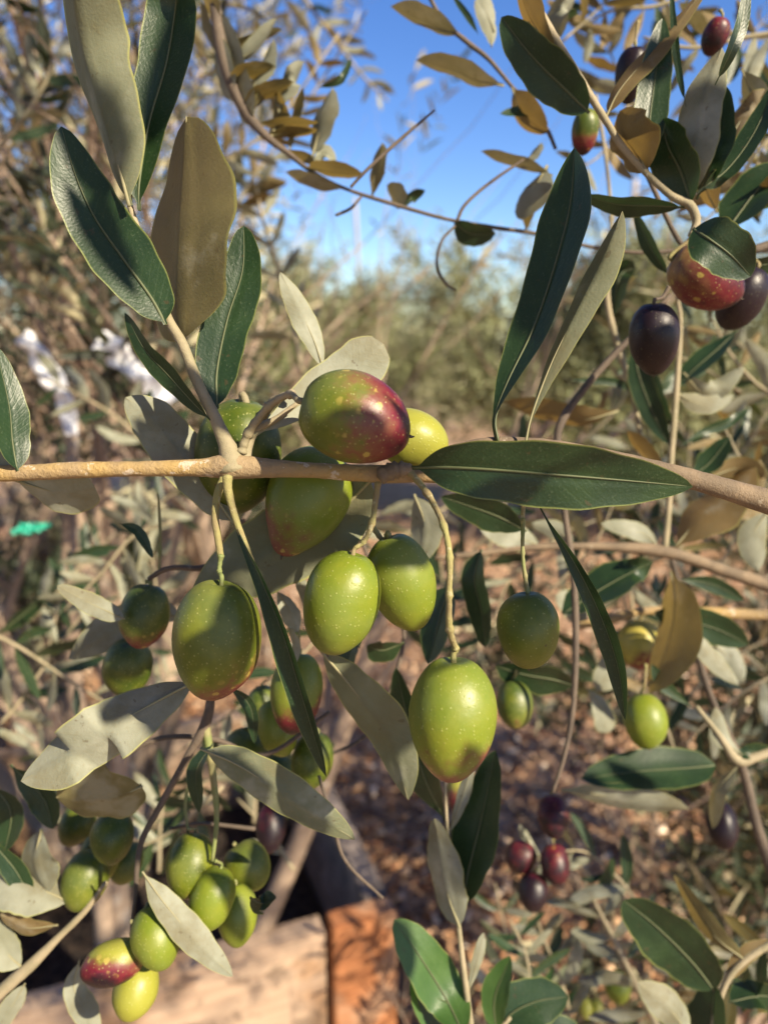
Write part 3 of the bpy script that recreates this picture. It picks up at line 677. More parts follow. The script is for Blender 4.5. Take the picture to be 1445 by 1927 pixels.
for a in (
 ([(870, 68), (830, 50), (785, 28), (735, 12)], 36, 'u', -55, 'l', None),
 ([(948, 160), (900, 150), (845, 125), (783, 113)], 36, 'u', -58, 'l', None),
 ([(965, 165), (975, 195), (1000, 225), (1030, 250)], 50, 'u', -50, 'l', GOLD),
 ([(1020, 220), (985, 210), (940, 214)], 18, 't', 40, 'l', None),
 ([(1030, 312), (1010, 350), (995, 380), (982, 414)], 54, 'u', -55, 'l', None),
 ([(1040, 330), (1000, 315), (950, 300), (905, 284)], 22, 'u', -60, 'l', None),
 ([(985, 312), (1005, 290), (1018, 268)], 16, 'u', -60, 'l', None),
 ([(930, 60), (915, 20), (905, -30)], 30, 'u', 20, 'l', None),
 ([(925, 90), (920, 50), (893, 0)], 26, 'u', 25, 'l', None),
 ([(1055, 70), (1050, 30), (1085, -10)], 46, 'u', -55, 'o', None),
 ([(900, 65), (880, 30), (850, -10)], 12, 't', 0, 'l', None),
): leaf(B4, a[0], a[1], a[2], a[3], 27, a[4], a[5], hero=False)
B5 = branch('long dark bare-looking twig sloping across the sky above the purple olive', 740, 385, 28)
stem('stem', [(405, 10, 22), (425, 120, 26), (460, 205, 22), (500, 255, 16), (545, 290, 11), (590, 325, 8), (650, 355, 7), (740, 384, 8), (840, 412, 7), (930, 428, 8), (1010, 440, 8), (1100, 462, 7), (1200, 475, 7), (1300, 470, 9), (1450, 468, 16)], DTWIG, B5, 28, 8, .1)
for a in (
 ([(588, 297), (600, 255), (610, 215), (626, 165)], 40, 'u', -58, 'l'), ([(525, 212), (532, 180), (548, 150), (572, 115)], 34, 'u', -58, 'l'),
 ([(470, 205), (480, 160), (500, 120), (515, 75)], 28, 'u', -62, 'l'), ([(650, 354), (610, 350), (575, 338), (538, 324)], 26, 'u', -55, 'l'),
 ([(758, 390), (748, 370), (728, 348)], 34, 'u', -50, 'o'), ([(760, 392), (775, 370), (800, 358)], 20, 't', -50, 'l'),
 ([(855, 418), (885, 440), (932, 440)], 42, 't', -30, 'o'), ([(440, 190), (425, 150), (405, 60)], 36, 'u', -55, 'l'),
 ([(480, 240), (450, 170), (410, 20)], 44, 'u', -60, 's'), ([(600, 165), (640, 150), (662, 110)], 14, 't', -30, 'l'),
 ([(585, 320), (610, 285), (632, 305)], 22, 't', 30, 'l'), ([(440, 120), (475, 90), (520, 35)], 26, 'u', -50, 'l'),
): leaf(B5, a[0], a[1], a[2], a[3], 28, a[4], hero=False)
r5 = random.Random(5)
for x, y in ((418, 90), (430, 150), (455, 200), (480, 235), (510, 262), (545, 290), (465, 215), (500, 255), (425, 120), (575, 315), (412, 50), (530, 280), (700, 372), (990, 438)):
    a = r5.choice((-1, 1)) * R(r5.uniform(30, 75)) - R(80 if x < 480 else 40); L = r5.uniform(80, 130); x2, y2 = x + math.cos(a) * L, y + math.sin(a) * L
    leaf(B5, [(x, y, 28), ((x + x2) / 2 + r5.uniform(-8, 8), (y + y2) / 2, 28 + r5.uniform(-.5, .5)), (x2, y2, 28 + r5.uniform(-1, 1))], r5.uniform(18, 30), 'u', -58, 28, 'l', BRSHADE, hero=False)
# thin curling shoots on that twig
stem('shoot', [(660, 352, 6), (690, 320, 7), (750, 265, 7), (818, 207, 4)], DTWIG, B5, 24, 6)
stem('shoot', [(632, 405, 6), (660, 392, 6), (680, 370, 5)], DTWIG, B5, 27, 6)
stem('shoot', [(860, 415, 7), (875, 385, 7), (920, 345, 7), (985, 300, 5)], DTWIG, B5, 26, 6)
stem('shoot', [(856, 425, 5), (830, 455, 6), (822, 500, 6), (840, 535, 6), (858, 546, 4)], DTWIG, B5, 27, 6)

g2 = 'ripe olives in the upper right'
olive('reddish mauve olive partly under a leaf at the right, with a shining end', 1327, 522, 72, 56, -60, 22, (.30, .15, .05), 1.12, (.2, .2, -1), .5, [(1300, 450, 10)], g2, 5)
olive('blackish olive behind the mauve one at the right edge', 1394, 560, 60, 42, 20, 24, 'm', 1.75, (0, 0, -1), .2, [(1405, 480, 8)], g2)
olive('black-purple olive hanging alone below the mauve one', 1230, 637, 66, 46, -4, 21.5, 'm', 1.7, (0, 0, -1), .35, [(1245, 560, 8), (1258, 540, 8)], g2, 5, smat=DTWIG)
olive('dark purple olive high up behind the speckled upright leaf', 1187, 140, 47, 30, 0, 25, 'm', 1.75, (0, 0, -1), .2, [(1195, 80, 6), (1200, 40, 6)], g2)
olive('half green, half red olive left of the golden leaf', 1100, 247, 40, 25, 0, 25, 'd', .85, (0, 0, -1), 1.2, [(1095, 195, 6)], g2)
olive('deep red olive near the top right corner', 1345, 68, 32, 24, 10, 25, 'm', 1.36, (0, 0, -1), .2, [(1355, 20, 6)], g2)

# ------------------------------------------------------------------ right middle
B6 = branch('brown olive branch crossing the shade at the right below the large leaf', 1240, 1040, 30)
stem('stem', [(820, 1050, 10), (900, 1042, 12), (1000, 1030, 13), (1120, 1028, 15), (1230, 1035, 24), (1300, 1052, 22), (1380, 1080, 24), (1480, 1112, 30)], BARKB, B6, 30, 10)
stem('twig', [(1250, 1035, 14), (1258, 950, 12), (1262, 860, 13), (1270, 760, 13), (1275, 690, 11), (1280, 600, 8), (1268, 540, 6)], TWIG, B6, 30, 8)
stem('twig', [(1260, 1040, 10), (1290, 1150, 12), (1320, 1260, 13), (1345, 1330, 12), (1395, 1440, 16), (1425, 1560, 20), (1470, 1690, 22)], DTWIG, B6, 32, 8)
for a in (
 ([(1192, 640), (1200, 700), (1225, 770), (1258, 838)], 46, 't', -10, 'l', None), ([(1388, 620), (1350, 655), (1310, 690), (1278, 722)], 40, 't', -45, 'l', None),
 ([(1282, 838), (1330, 810), (1370, 795), (1410, 768)], 20, 't', -20, 'l', None), ([(1305, 892), (1335, 870), (1372, 822)], 44, 't', -30, 'l', None),
 ([(1162, 772), (1100, 788), (1030, 775), (945, 755)], 42, 'u', -58, 'l', GOLD), ([(1270, 1030), (1310, 985), (1360, 940), (1418, 868)], 82, 'u', -45, 'l', GOLD),
 ([(1262, 1075), (1275, 1140), (1262, 1220), (1222, 1305)], 80, 'u', -50, 'l', BRSHADE), ([(1285, 700), (1330, 740), (1400, 690)], 40, 'u', -30, 'l', None),
 ([(1270, 740), (1320, 760), (1380, 745)], 40, 'u', 10, 'l', None), ([(1445, 960), (1415, 1010), (1425, 1075)], 50, 'u', 10, 'l', None),
 ([(1280, 1090), (1340, 1100), (1400, 1130)], 30, 't', -10, 'l', None), ([(1240, 1030), (1200, 1000), (1130, 985)], 34, 'u', 15, 'l', None),
 ([(1020, 1030), (970, 1010), (900, 990)], 50, 'u', 20, 'l', None), ([(1080, 1028), (1050, 1000), (1000, 985)], 34, 'u', -20, 'l', None),
 ([(1255, 900), (1215, 850), (1180, 810)], 28, 'u', -45, 'l', GOLD), ([(1268, 800), (1240, 770), (1230, 700)], 36, 't', -40, 'l', None),
 ([(1330, 900), (1390, 880), (1440, 900)], 40, 'u', -40, 'l', GOLD), ([(1295, 1180), (1330, 1230), (1390, 1290)], 34, 'u', 20, 'l', None),
): leaf(B6, a[0], a[1], a[2], a[3], 30, a[4], a[5], hero=False)
B7 = branch('thin grey twig dropping from the brown branch behind the narrow upright leaf', 1110, 700, 26)
stem('stem', [(1262, 555, 10), (1190, 632, 12), (1150, 672, 13), (1100, 730, 14), (1058, 790, 16), (1048, 840, 14), (1060, 950, 12), (1078, 1080, 13), (1083, 1200, 13), (1078, 1330, 11), (1062, 1420, 9), (1040, 1490, 7)], DTWIG, B7, 26, 8)
leaf(B7, [(1058, 1155), (1110, 1120), (1170, 1085), (1228, 1058)], 66, 't', -45, 28, 'o', hero=False)
leaf(B7, [(1078, 1290), (1040, 1280), (985, 1270), (932, 1254)], 54, 't', -45, 28, 'o', hero=False)
B7b = branch('pale twig behind the two upright dark leaves, running down to the brown branch', 1170, 660, 32)
stem('stem', [(1120, 180, 8), (1140, 300, 7), (1150, 430, 8), (1142, 560, 12), (1165, 660, 13), (1190, 740, 12), (1205, 830, 10), (1212, 880, 8)], TWIG, B7b, 32, 8)
leaf(B7b, [(1150, 600), (1165, 520), (1195, 505)], 50, 't', -40, 32, 'o', hero=False)
leaf(B7b, [(1190, 740), (1160, 720), (1075, 715)], 16, 't', 0, 32, 'l', hero=False)
B8 = branch('straw-coloured twig lying level at the right, bearing a dark leaf and a pinkish olive', 1240, 1160, 34)
stem('stem', [(1088, 1178, 14), (1150, 1165, 20), (1210, 1150, 16), (1290, 1150, 20), (1380, 1155, 22), (1470, 1158, 20)], BARKG, B8, 34, 8)
leaf(B8, [(1232, 1152), (1290, 1168), (1350, 1185), (1408, 1214)], 64, 't', -15, 31, 'o', hero=False)
leaf(B8, [(1345, 1215), (1370, 1240), (1400, 1280)], 50, 'u', 20, 34, 'l', hero=False)
leaf(B8, [(1180, 1180), (1150, 1260), (1120, 1300)], 50, 'u', 25, 34, 'l', hero=False)
leaf(B8, [(1100, 1290), (1130, 1330), (1145, 1380)], 40, 'u', 25, 34, 'b', hero=False)
leaf(B8, [(1095, 1180), (1080, 1140), (1045, 1120)], 50, 'u', 20, 36, 'o', hero=False)
g3 = 'olives low on the right'
olive('pinkish yellow olive under the straw-coloured twig at the right', 1203, 1212, 46, 40, 5, 34, (.36, .30, .05), .62, (.5, 0, -1), 1.2, [(1207, 1160, 6)], g3)
olive('yellow-green olive with a furrow of shade, right of the narrow hanging leaf', 1214, 1356, 50, 40, -3, 30, 'l', 0, stalk=[(1212, 1290, 6), (1215, 1250, 6)], group=g3)
olive('shaded green and brown olive right of the biggest olive', 968, 1325, 44, 34, -4, 28, 'd', .4, (0, 0, -1), .8, [(970, 1270, 6), (972, 1240, 6)], g3)
olive('black olive with a pink highlight above the chips at the right edge', 1358, 1552, 42, 29, 0, 35, 'm', 1.7, (0, 0, -1), .3, [(1365, 1500, 5)], g3)
olive('upper wine-red olive of the trio in the lower right', 1040, 1535, 38, 29, 0, 34, 'm', 1.36, (0, 0, -1), .2, [(1042, 1490, 5)], g3)
olive('lower wine-red olive of the trio in the lower right', 1044, 1626, 36, 27, 0, 34, 'm', 1.36, (0, 0, -1), .2, [(1040, 1580, 5)], g3)
olive('left-hand wine-red olive of the trio, half behind a leaf', 980, 1612, 30, 30, 30, 35, 'm', 1.36, (0, 0, -1), .2, [(985, 1575, 5)], g3)
olive('shrivelled dark olive under the wine-red trio', 1003, 1678, 34, 28, 10, 34, 'm', 1.6, (0, 0, -1), .4, [(1010, 1635, 5)], g3)
olive('red olive with a yellow top peeping out below the biggest olive', 866, 1493, 40, 25, 0, 32, 'y', .95, (0, 0, -1), 1.4, [(868, 1440, 5)], g3)
olive('small yellow-green olive with a pale rim near the bottom right', 1162, 1857, 28, 24, 10, 40, 'l', 0, stalk=[(1165, 1820, 4)], group=g3)
olive('left one of two tiny bright olives at the bottom', 1102, 1897, 18, 13, 0, 42, 'y', 0, stalk=[(1105, 1870, 4)], group=g3, nib=False)
olive('right one of two tiny bright olives at the bottom', 1122, 1899, 18, 13, 10, 42, 'y', 0, stalk=[(1120, 1870, 4)], group=g3, nib=False)

B9 = branch('olive twig with a striped sunlit leaf above the wood chips at the right', 1370, 1430, 30)
stem('stem', [(1480, 1400, 16), (1420, 1425, 18), (1385, 1430, 20), (1350, 1380, 10), (1310, 1330, 8)], TWIG, B9, 30, 8)
for a in (
 ([(1345, 1440), (1290, 1445), (1190, 1452), (1092, 1466)], 76, 't', 25, 'o', LEAF), ([(1056, 1486), (1130, 1495), (1210, 1508), (1296, 1522)], 46, 'u', -50, 'l', None),
 ([(1380, 1425), (1420, 1415), (1470, 1425)], 34, 't', -20, 'l', None), ([(1390, 1440), (1350, 1490), (1340, 1560)], 28, 'u', -50, 'l', None),
 ([(1395, 1420), (1360, 1390), (1345, 1330)], 30, 'u', 20, 'l', None), ([(1300, 1330), (1250, 1290), (1225, 1250)], 24, 't', 0, 'l', None),
): leaf(B9, a[0], a[1], a[2], a[3], 30, a[4], a[5], hero=False)

# ------------------------------------------------------------------ twig rising from the bottom
B10 = branch('upright olive twig rising from the bottom edge just right of the planter corner', 866, 1760, 24)
stem('stem', [(890, 1960, 12), (878, 1870, 12), (868, 1790, 11), (858, 1700, 8), (845, 1600, 7), (838, 1500, 6), (835, 1440, 5)], TWIG, B10, 24, 10)
for a in (
 ([(866, 1745, 23.6), (846, 1690), (832, 1620), (818, 1540)], 62, 'u', -42, 'o', None), ([(868, 1712), (880, 1640), (905, 1540), (932, 1412)], 84, 't', -34, 'l', None),
 ([(838, 1545, 24.5), (800, 1470), (770, 1370), (745, 1256)], 64, 't', -38, 'l', None), ([(872, 1948, 23), (840, 1880), (790, 1800), (741, 1731)], 86, 't', 15, 'o', BRIGHT),
 ([(835, 1960), (800, 1910), (772, 1845)], 32, 't', 20, 'l', BRIGHT), ([(870, 1960), (830, 1920), (790, 1870)], 60, 't', -20, 'l', None),
 ([(845, 1570), (870, 1500), (890, 1430)], 24, 'u', -20, 'l', None), ([(880, 1870), (900, 1800), (910, 1755)], 20, 'u', 20, 'l', None),
): leaf(B10, a[0], a[1], a[2], a[3], 24, a[4], a[5])
B10b = branch('shaded leafy twig hanging in the middle behind the green pair', 770, 1180, 26)
stem('stem', [(690, 900, 10), (680, 1010, 8), (720, 1100, 8), (760, 1200, 8), (700, 1370, 7), (600, 1430, 7)], DTWIG, B10b, 26, 8)
for a in (
 ([(905, 1034), (892, 1090), (905, 1150), (912, 1218)], 46, 't', -45, 'o', None), ([(845, 1100), (830, 1150), (805, 1250)], 60, 't', -45, 'l', None),
 ([(600, 1218, 20), (660, 1290, 20), (735, 1390, 20), (768, 1505, 20)], 84, 'u', -35, 'l', DGREY), ([(760, 1210), (720, 1225), (690, 1215)], 40, 't', -50, 'l', None),
 ([(685, 1200), (660, 1215), (640, 1300)], 40, 't', -50, 'l', None),
 ([(990, 1000), (930, 970), (830, 935)], 60, 't', -30, 'l', None), ([(780, 930), (800, 990), (790, 1060)], 60, 'u', -30, 'l', None),
): leaf(B10b, a[0], a[1], a[2], a[3], 24, a[4], a[5])

B13 = branch('olive twig with broad dark leaves near the bottom right corner', 1340, 1870, 27)
stem('stem', [(1480, 1760, 14), (1410, 1800, 14), (1365, 1850, 12), (1335, 1950, 10)], TWIG, B13, 27, 8)
for a in (
 ([(1345, 1868), (1300, 1810), (1235, 1745), (1172, 1694)], 100, 't', -25, 'o', None), ([(1330, 1990), (1335, 1930), (1345, 1852)], 70, 't', -40, 'o', None),
 ([(1372, 1885), (1420, 1875), (1480, 1880)], 50, 't', -45, 'o', None), ([(1400, 1805), (1340, 1755), (1268, 1645)], 34, 'u', -50, 'l', BRSHADE),
 ([(1365, 1850), (1400, 1800), (1450, 1770)], 30, 'u', 10, 's', GOLD), ([(1300, 1960), (1260, 1900), (1200, 1850)], 60, 'u', 0, 'l', None),
): leaf(B13, a[0], a[1], a[2], a[3], 27, a[4], a[5])
B14 = branch('rounded dark green leaves poking up at the bottom edge right of the upright twig', 980, 1920, 26)
stem('stem', [(900, 2010, 10), (930, 1950, 9), (960, 1915, 7)], TWIG, B14, 26, 8)
for a in (([(925, 1960), (960, 1910), (1010, 1885), (1068, 1876)], 88, 't', 5, 'o', None), ([(935, 1950), (930, 1880), (960, 1800)], 50, 't', -20, 'l', BRIGHT), ([(960, 1980), (1040, 1950), (1100, 1960)], 70, 't', 0, 'l', None)):
    leaf(B14, a[0], a[1], a[2], a[3], 26, a[4], a[5])

# ------------------------------------------------------------------ left clusters
B11 = branch('drooping olive branch at the lower left that carries the green clusters', 380, 1400, 22)
stem('stem', [(470, 960, 10), (400, 1060, 12), (330, 1068, 10), (305, 1074, 10), (280, 1090, 9)], DTWIG, B11, 22, 8)
stem('twig', [(300, 1075, 7), (302, 1020, 7), (300, 960, 6), (298, 930, 4)], GSTALK, B11, 22, 6)
stem('twig', [(400, 1290, 14), (388, 1360, 20), (350, 1430, 14), (300, 1520, 12), (265, 1590, 11), (255, 1680, 9), (248, 1760, 8)], DTWIG, B11, 22, 8)
stem('twig', [(388, 1370, 16), (400, 1450, 14), (408, 1540, 10), (400, 1620, 7)], GSTALK, B11, 22, 8)
stem('twig', [(620, 1340, 8), (500, 1420, 9), (400, 1390, 10), (300, 1390, 10), (230, 1425, 7)], DTWIG, B11, 23, 8)
stem('twig', [(480, 1560, 8), (380, 1550, 7), (320, 1560, 6)], DTWIG, B11, 25, 8)
stem('twig', [(380, 1420, 8), (350, 1500, 7), (355, 1570, 6)], GSTALK, B11, 23, 6)
stem('twig', [(600, 1460, 7), (625, 1540, 8), (650, 1620, 7), (720, 1690, 6)], DTWIG, B11, 23, 6)
for a in (
 ([(378, 1408, 19), (450, 1440, 19), (560, 1510, 19), (668, 1580, 19.5)], 74, 'u', -25, 'l', DGREY), ([(268, 1478, 21.5), (225, 1495, 21.5), (170, 1500, 21.5), (106, 1500, 21.5)], 100, 'u', -48, 'o', BRSHADE),
 ([(268, 1640), (310, 1700), (370, 1770), (438, 1838)], 56, 'u', -5, 'l', None), ([(225, 985), (260, 1000), (288, 1050)], 20, 't', 0, 'l', None),
 ([(350, 1170, 24), (290, 1150, 24), (200, 1190, 24), (130, 1240, 24)], 70, 'u', 12, 'l', None), ([(235, 1165), (180, 1140), (108, 1102)], 40, 'u', 5, 'o', None),
 ([(520, 1110), (545, 1150), (560, 1190)], 36, 'u', 20, 'l', None), ([(590, 1180), (570, 1110), (560, 1080)], 22, 'u', -20, 'l', None),
 ([(400, 1400), (370, 1450), (375, 1530)], 30, 't', -50, 'l', None), ([(470, 1690), (490, 1700), (520, 1690)], 30, 't', -60, 'l', None),
 ([(540, 1170), (555, 1220), (530, 1280)], 18, 'u', -60, 'l', None), ([(430, 1290), (470, 1330), (480, 1400)], 24, 't', -30, 'l', None),
): leaf(B11, a[0], a[1], a[2], a[3], 21, a[4], a[5])
B12 = branch('leafy twig coming in from the left bottom corner', 60, 1830, 24)
stem('stem', [(-40, 1905, 26), (20, 1850, 24), (60, 1815, 22), (110, 1765, 14), (160, 1715, 12), (200, 1660, 8)], TWIG, B12, 24, 10)
for a in (
 ([(132, 1700), (90, 1680), (30, 1665), (-50, 1672)], 92, 'u', 20, 'l', None), ([(42, 1822), (10, 1790), (-30, 1720)], 60, 'u', 25, 'l', None),
 ([(48, 1850), (25, 1890), (-10, 1960)], 36, 'u', 25, 'l', None), ([(150, 1806), (140, 1860), (165, 1910), (185, 1960)], 46, 'u', 0, 'l', None),
 ([(-10, 1480), (20, 1530), (10, 1600)], 50, 't', -45, 'l', None), ([(110, 1740), (50, 1745), (0, 1720)], 30, 'u', -50, 'l', GOLD),
 ([(80, 1560), (70, 1620), (90, 1680)], 60, 'u', -55, 'l', None), ([(20, 1440), (80, 1500), (100, 1560)], 50, 't', -40, 'l', None), ([(-20, 1580), (30, 1640), (60, 1700)], 40, 't', -30, 'l', None),
): leaf(B12, a[0], a[1], a[2], a[3], 24, a[4], a[5])
g4 = 'green olive clusters on the left'
ol = [
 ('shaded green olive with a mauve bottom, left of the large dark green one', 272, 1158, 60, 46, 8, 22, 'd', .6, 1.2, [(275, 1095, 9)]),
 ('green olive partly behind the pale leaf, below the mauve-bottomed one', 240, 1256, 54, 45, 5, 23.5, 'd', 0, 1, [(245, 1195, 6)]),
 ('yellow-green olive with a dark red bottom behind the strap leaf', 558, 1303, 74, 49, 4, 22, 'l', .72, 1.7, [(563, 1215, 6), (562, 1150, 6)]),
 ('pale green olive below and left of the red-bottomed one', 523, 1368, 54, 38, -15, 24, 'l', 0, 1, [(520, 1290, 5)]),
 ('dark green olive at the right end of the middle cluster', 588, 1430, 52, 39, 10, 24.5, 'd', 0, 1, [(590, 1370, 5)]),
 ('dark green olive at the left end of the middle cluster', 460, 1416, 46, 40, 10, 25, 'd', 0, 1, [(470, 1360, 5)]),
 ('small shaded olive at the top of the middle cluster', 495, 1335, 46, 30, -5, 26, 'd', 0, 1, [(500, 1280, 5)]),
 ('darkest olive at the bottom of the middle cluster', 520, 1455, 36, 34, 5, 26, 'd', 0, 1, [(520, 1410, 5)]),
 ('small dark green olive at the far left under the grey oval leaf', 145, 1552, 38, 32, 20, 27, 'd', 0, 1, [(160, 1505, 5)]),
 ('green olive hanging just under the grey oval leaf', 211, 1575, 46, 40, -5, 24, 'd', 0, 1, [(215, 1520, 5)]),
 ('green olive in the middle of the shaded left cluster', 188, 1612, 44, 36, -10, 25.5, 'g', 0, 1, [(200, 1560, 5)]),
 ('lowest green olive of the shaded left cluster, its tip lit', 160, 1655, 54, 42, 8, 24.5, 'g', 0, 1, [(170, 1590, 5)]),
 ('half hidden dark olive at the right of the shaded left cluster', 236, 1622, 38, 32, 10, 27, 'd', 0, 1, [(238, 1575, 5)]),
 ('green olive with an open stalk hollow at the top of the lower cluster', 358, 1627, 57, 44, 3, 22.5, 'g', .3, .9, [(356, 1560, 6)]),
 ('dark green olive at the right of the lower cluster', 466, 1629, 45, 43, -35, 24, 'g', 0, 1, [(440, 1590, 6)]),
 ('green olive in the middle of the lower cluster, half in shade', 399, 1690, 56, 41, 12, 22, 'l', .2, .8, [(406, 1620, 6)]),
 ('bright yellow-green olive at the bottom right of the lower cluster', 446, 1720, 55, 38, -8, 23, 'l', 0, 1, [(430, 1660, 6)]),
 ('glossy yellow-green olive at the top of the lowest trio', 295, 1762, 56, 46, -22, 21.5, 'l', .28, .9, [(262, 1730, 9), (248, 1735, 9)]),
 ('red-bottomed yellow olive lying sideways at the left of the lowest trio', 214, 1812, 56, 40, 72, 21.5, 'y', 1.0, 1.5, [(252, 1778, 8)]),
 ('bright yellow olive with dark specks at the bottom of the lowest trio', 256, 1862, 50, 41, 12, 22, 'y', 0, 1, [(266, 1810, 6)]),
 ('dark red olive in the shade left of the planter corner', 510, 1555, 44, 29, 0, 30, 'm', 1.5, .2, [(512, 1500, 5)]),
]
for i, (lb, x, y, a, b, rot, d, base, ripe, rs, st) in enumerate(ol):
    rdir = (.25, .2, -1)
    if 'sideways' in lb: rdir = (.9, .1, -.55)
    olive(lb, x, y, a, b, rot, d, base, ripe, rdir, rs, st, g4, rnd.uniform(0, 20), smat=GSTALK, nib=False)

# ------------------------------------------------------------------ blurred twigs deeper in
def spray(label, pts, n, L, d, seed, group, thick=7, side_u=.5, spread=(35, 70), mats=(None,), wr=.2, twig=None):
    r = random.Random(seed)
    e = branch(label, pts[0][0], pts[0][1], d, group, 'olive_twig')
    k = len(pts); q = [(p[0], p[1], thick * (1 - .6 * i / (k - 1)), (p[2] if len(p) > 2 else d)) for i, p in enumerate(pts)]
    stem('stem', q, twig or TWIG, e, d, 7)
    s = spline([(a[0], a[1], a[3]) for a in q], n + 2)
    for i in range(1, n + 1):
        for sg in (-1, 1):
            if r.random() < .12: continue
            x0, y0, dd = s[i]; tx, ty = s[i + 1][0] - s[i - 1][0], s[i + 1][1] - s[i - 1][1]
            an = math.atan2(ty, tx) + sg * R(r.uniform(*spread)); ll = L * r.uniform(.7, 1.15) * (1 - .25 * i / n)
            b = sg * R(r.uniform(-15, 25)); x1, y1 = x0 + math.cos(an) * ll * .5, y0 + math.sin(an) * ll * .5
            x2, y2 = x1 + math.cos(an - b) * ll * .5, y1 + math.sin(an - b) * ll * .5
            dz = r.uniform(-.35, .35) * ll * dd / F
            leaf(e, [(x0, y0, dd), (x1, y1, dd + dz * .5), (x2, y2, dd + dz)], ll * wr * r.uniform(.75, 1.25), 'u' if r.random() < side_u else 't', r.choice((-60, -45, -20, 0, 20, 40)), dd, r.choice('lloo'), r.choice(mats), hero=False)
    return e
gs = 'blurred olive twigs behind the fruit'
SP = [
 ('blurred twig with cream leaves in the bottom right thicket', [(1250, 1960), (1190, 1840), (1140, 1740), (1100, 1660)], 6, 120, 38, 1, 14, .85, (None,)),
 ('blurred twig with dark leaves at the bottom right corner', [(1480, 1780), (1400, 1800), (1330, 1880), (1290, 1960)], 5, 140, 33, 2, 12, .4, (None, GOLD)),
 ('bright leafy twig in the bottom centre right, with yellow-green leaves', [(1010, 1960), (1000, 1880), (990, 1800), (960, 1730)], 5, 110, 36, 4, 8, .2, (BRIGHT, None)),
 ('pale blurred twig right of the upright bottom twig', [(1080, 1960), (1060, 1860), (1020, 1760), (1000, 1690)], 5, 100, 40, 5, 8, .8, (None,)),
 ('blurred twig with long leaves across the shade at the right edge', [(1480, 1260), (1400, 1300), (1340, 1350), (1290, 1400)], 5, 100, 42, 6, 8, .5, (None,)),
 ('blurred twig behind the pinkish olive', [(1180, 1060), (1190, 1150), (1200, 1250), (1180, 1330)], 5, 110, 42, 7, 8, .5, (None, GOLD)),
 ('dark blurred twig between the biggest olive and the single green one', [(1120, 980), (1050, 1010), (960, 1090), (930, 1170)], 5, 100, 44, 8, 8, .5, (None,)),
 ('blurred twig beneath the golden branch, behind the hanging pair', [(860, 940), (800, 980), (740, 1020), (670, 1060)], 5, 110, 46, 9, 8, .5, (None,)),
 ('brown-leaved blurred twig at the right edge above the brown branch', [(1480, 760), (1420, 720), (1370, 660), (1340, 600)], 5, 110, 38, 10, 9, .7, (GOLD, None)),
 ('blurred twig with golden leaves at the right edge beside the large leaf tip', [(1480, 1000), (1430, 930), (1390, 860), (1360, 800)], 5, 110, 36, 11, 9, .7, (GOLD, None)),
 ('blurred brown twig in the top right corner', [(1480, 60), (1400, 70), (1300, 90), (1210, 70)], 7, 120, 34, 12, 12, .8, (GOLD, None, None)),
 ('blurred twig of cream and brown leaves along the top edge at right', [(1330, -30), (1240, 10), (1150, 20), (1080, 60)], 6, 110, 36, 13, 9, .9, (None, GOLD)),
 ('blurred twig left of the golden leaf in the upper right', [(1240, 150), (1180, 200), (1130, 290), (1060, 330)], 4, 90, 38, 14, 7, .8, (GOLD, None)),
 ('blurred twig at the right edge below the top corner', [(1480, 230), (1420, 290), (1370, 370), (1300, 440)], 6, 110, 34, 15, 9, .8, (GOLD, None)),
 ('blurred grey twig left of the large dark green olive', [(330, 980), (250, 1010), (190, 1080), (120, 1150)], 6, 110, 40, 16, 9, .7, (None,)),
 ('blurred twig at the left edge in front of the far planter', [(-40, 1180), (40, 1220), (130, 1280), (210, 1330)], 6, 110, 42, 17, 9, .5, (None,)),
 ('blurred shaded twig behind the lower left clusters', [(420, 1480), (330, 1560), (240, 1600), (120, 1620)], 5, 110, 36, 18, 8, .4, (None,)),
 ('blurred twig between the planter and the middle cluster', [(640, 1150), (560, 1240), (450, 1330), (330, 1420)], 6, 100, 34, 19, 8, .5, (None,)),
 ('blurred twig left of the pale leaf by the far planter', [(-40, 1400), (30, 1330), (100, 1230), (160, 1150)], 6, 110, 44, 20, 9, .6, (None,)),
 ('brown backlit twig across the upper left sky', [(340, 330), (420, 300), (520, 230), (640, 60)], 8, 80, 50, 21, 9, .9, (GOLD, None)),
 ('second brown backlit twig high in the sky left of centre', [(420, 430), (480, 330), (560, 220), (690, 20)], 8, 80, 60, 22, 9, .8, (None, GOLD)),
 ('pale blurred twig left of the round green leaf behind the branch', [(570, 700), (540, 560), (500, 430), (470, 300)], 6, 90, 60, 23, 12, .8, (None,)),
 ('blurred twig by the white tie tapes', [(330, 900), (260, 820), (180, 760), (60, 700)], 6, 100, 60, 24, 10, .5, (None,)),
 ('blurred twig against the sky in the top left corner', [(-20, 300), (60, 200), (100, 100), (60, -30)], 7, 100, 55, 25, 10, .7, (None,)),
 ('small-leaved twig at the far top between sky and crown', [(560, -20), (620, 60), (680, 140), (730, 190)], 7, 60, 90, 26, 9, .7, (None,)),
 ('blurred twig to the right of the wine-red trio', [(1200, 1700), (1150, 1640), (1080, 1600), (950, 1640)], 5, 100, 38, 27, 7, .6, (None,)),
]
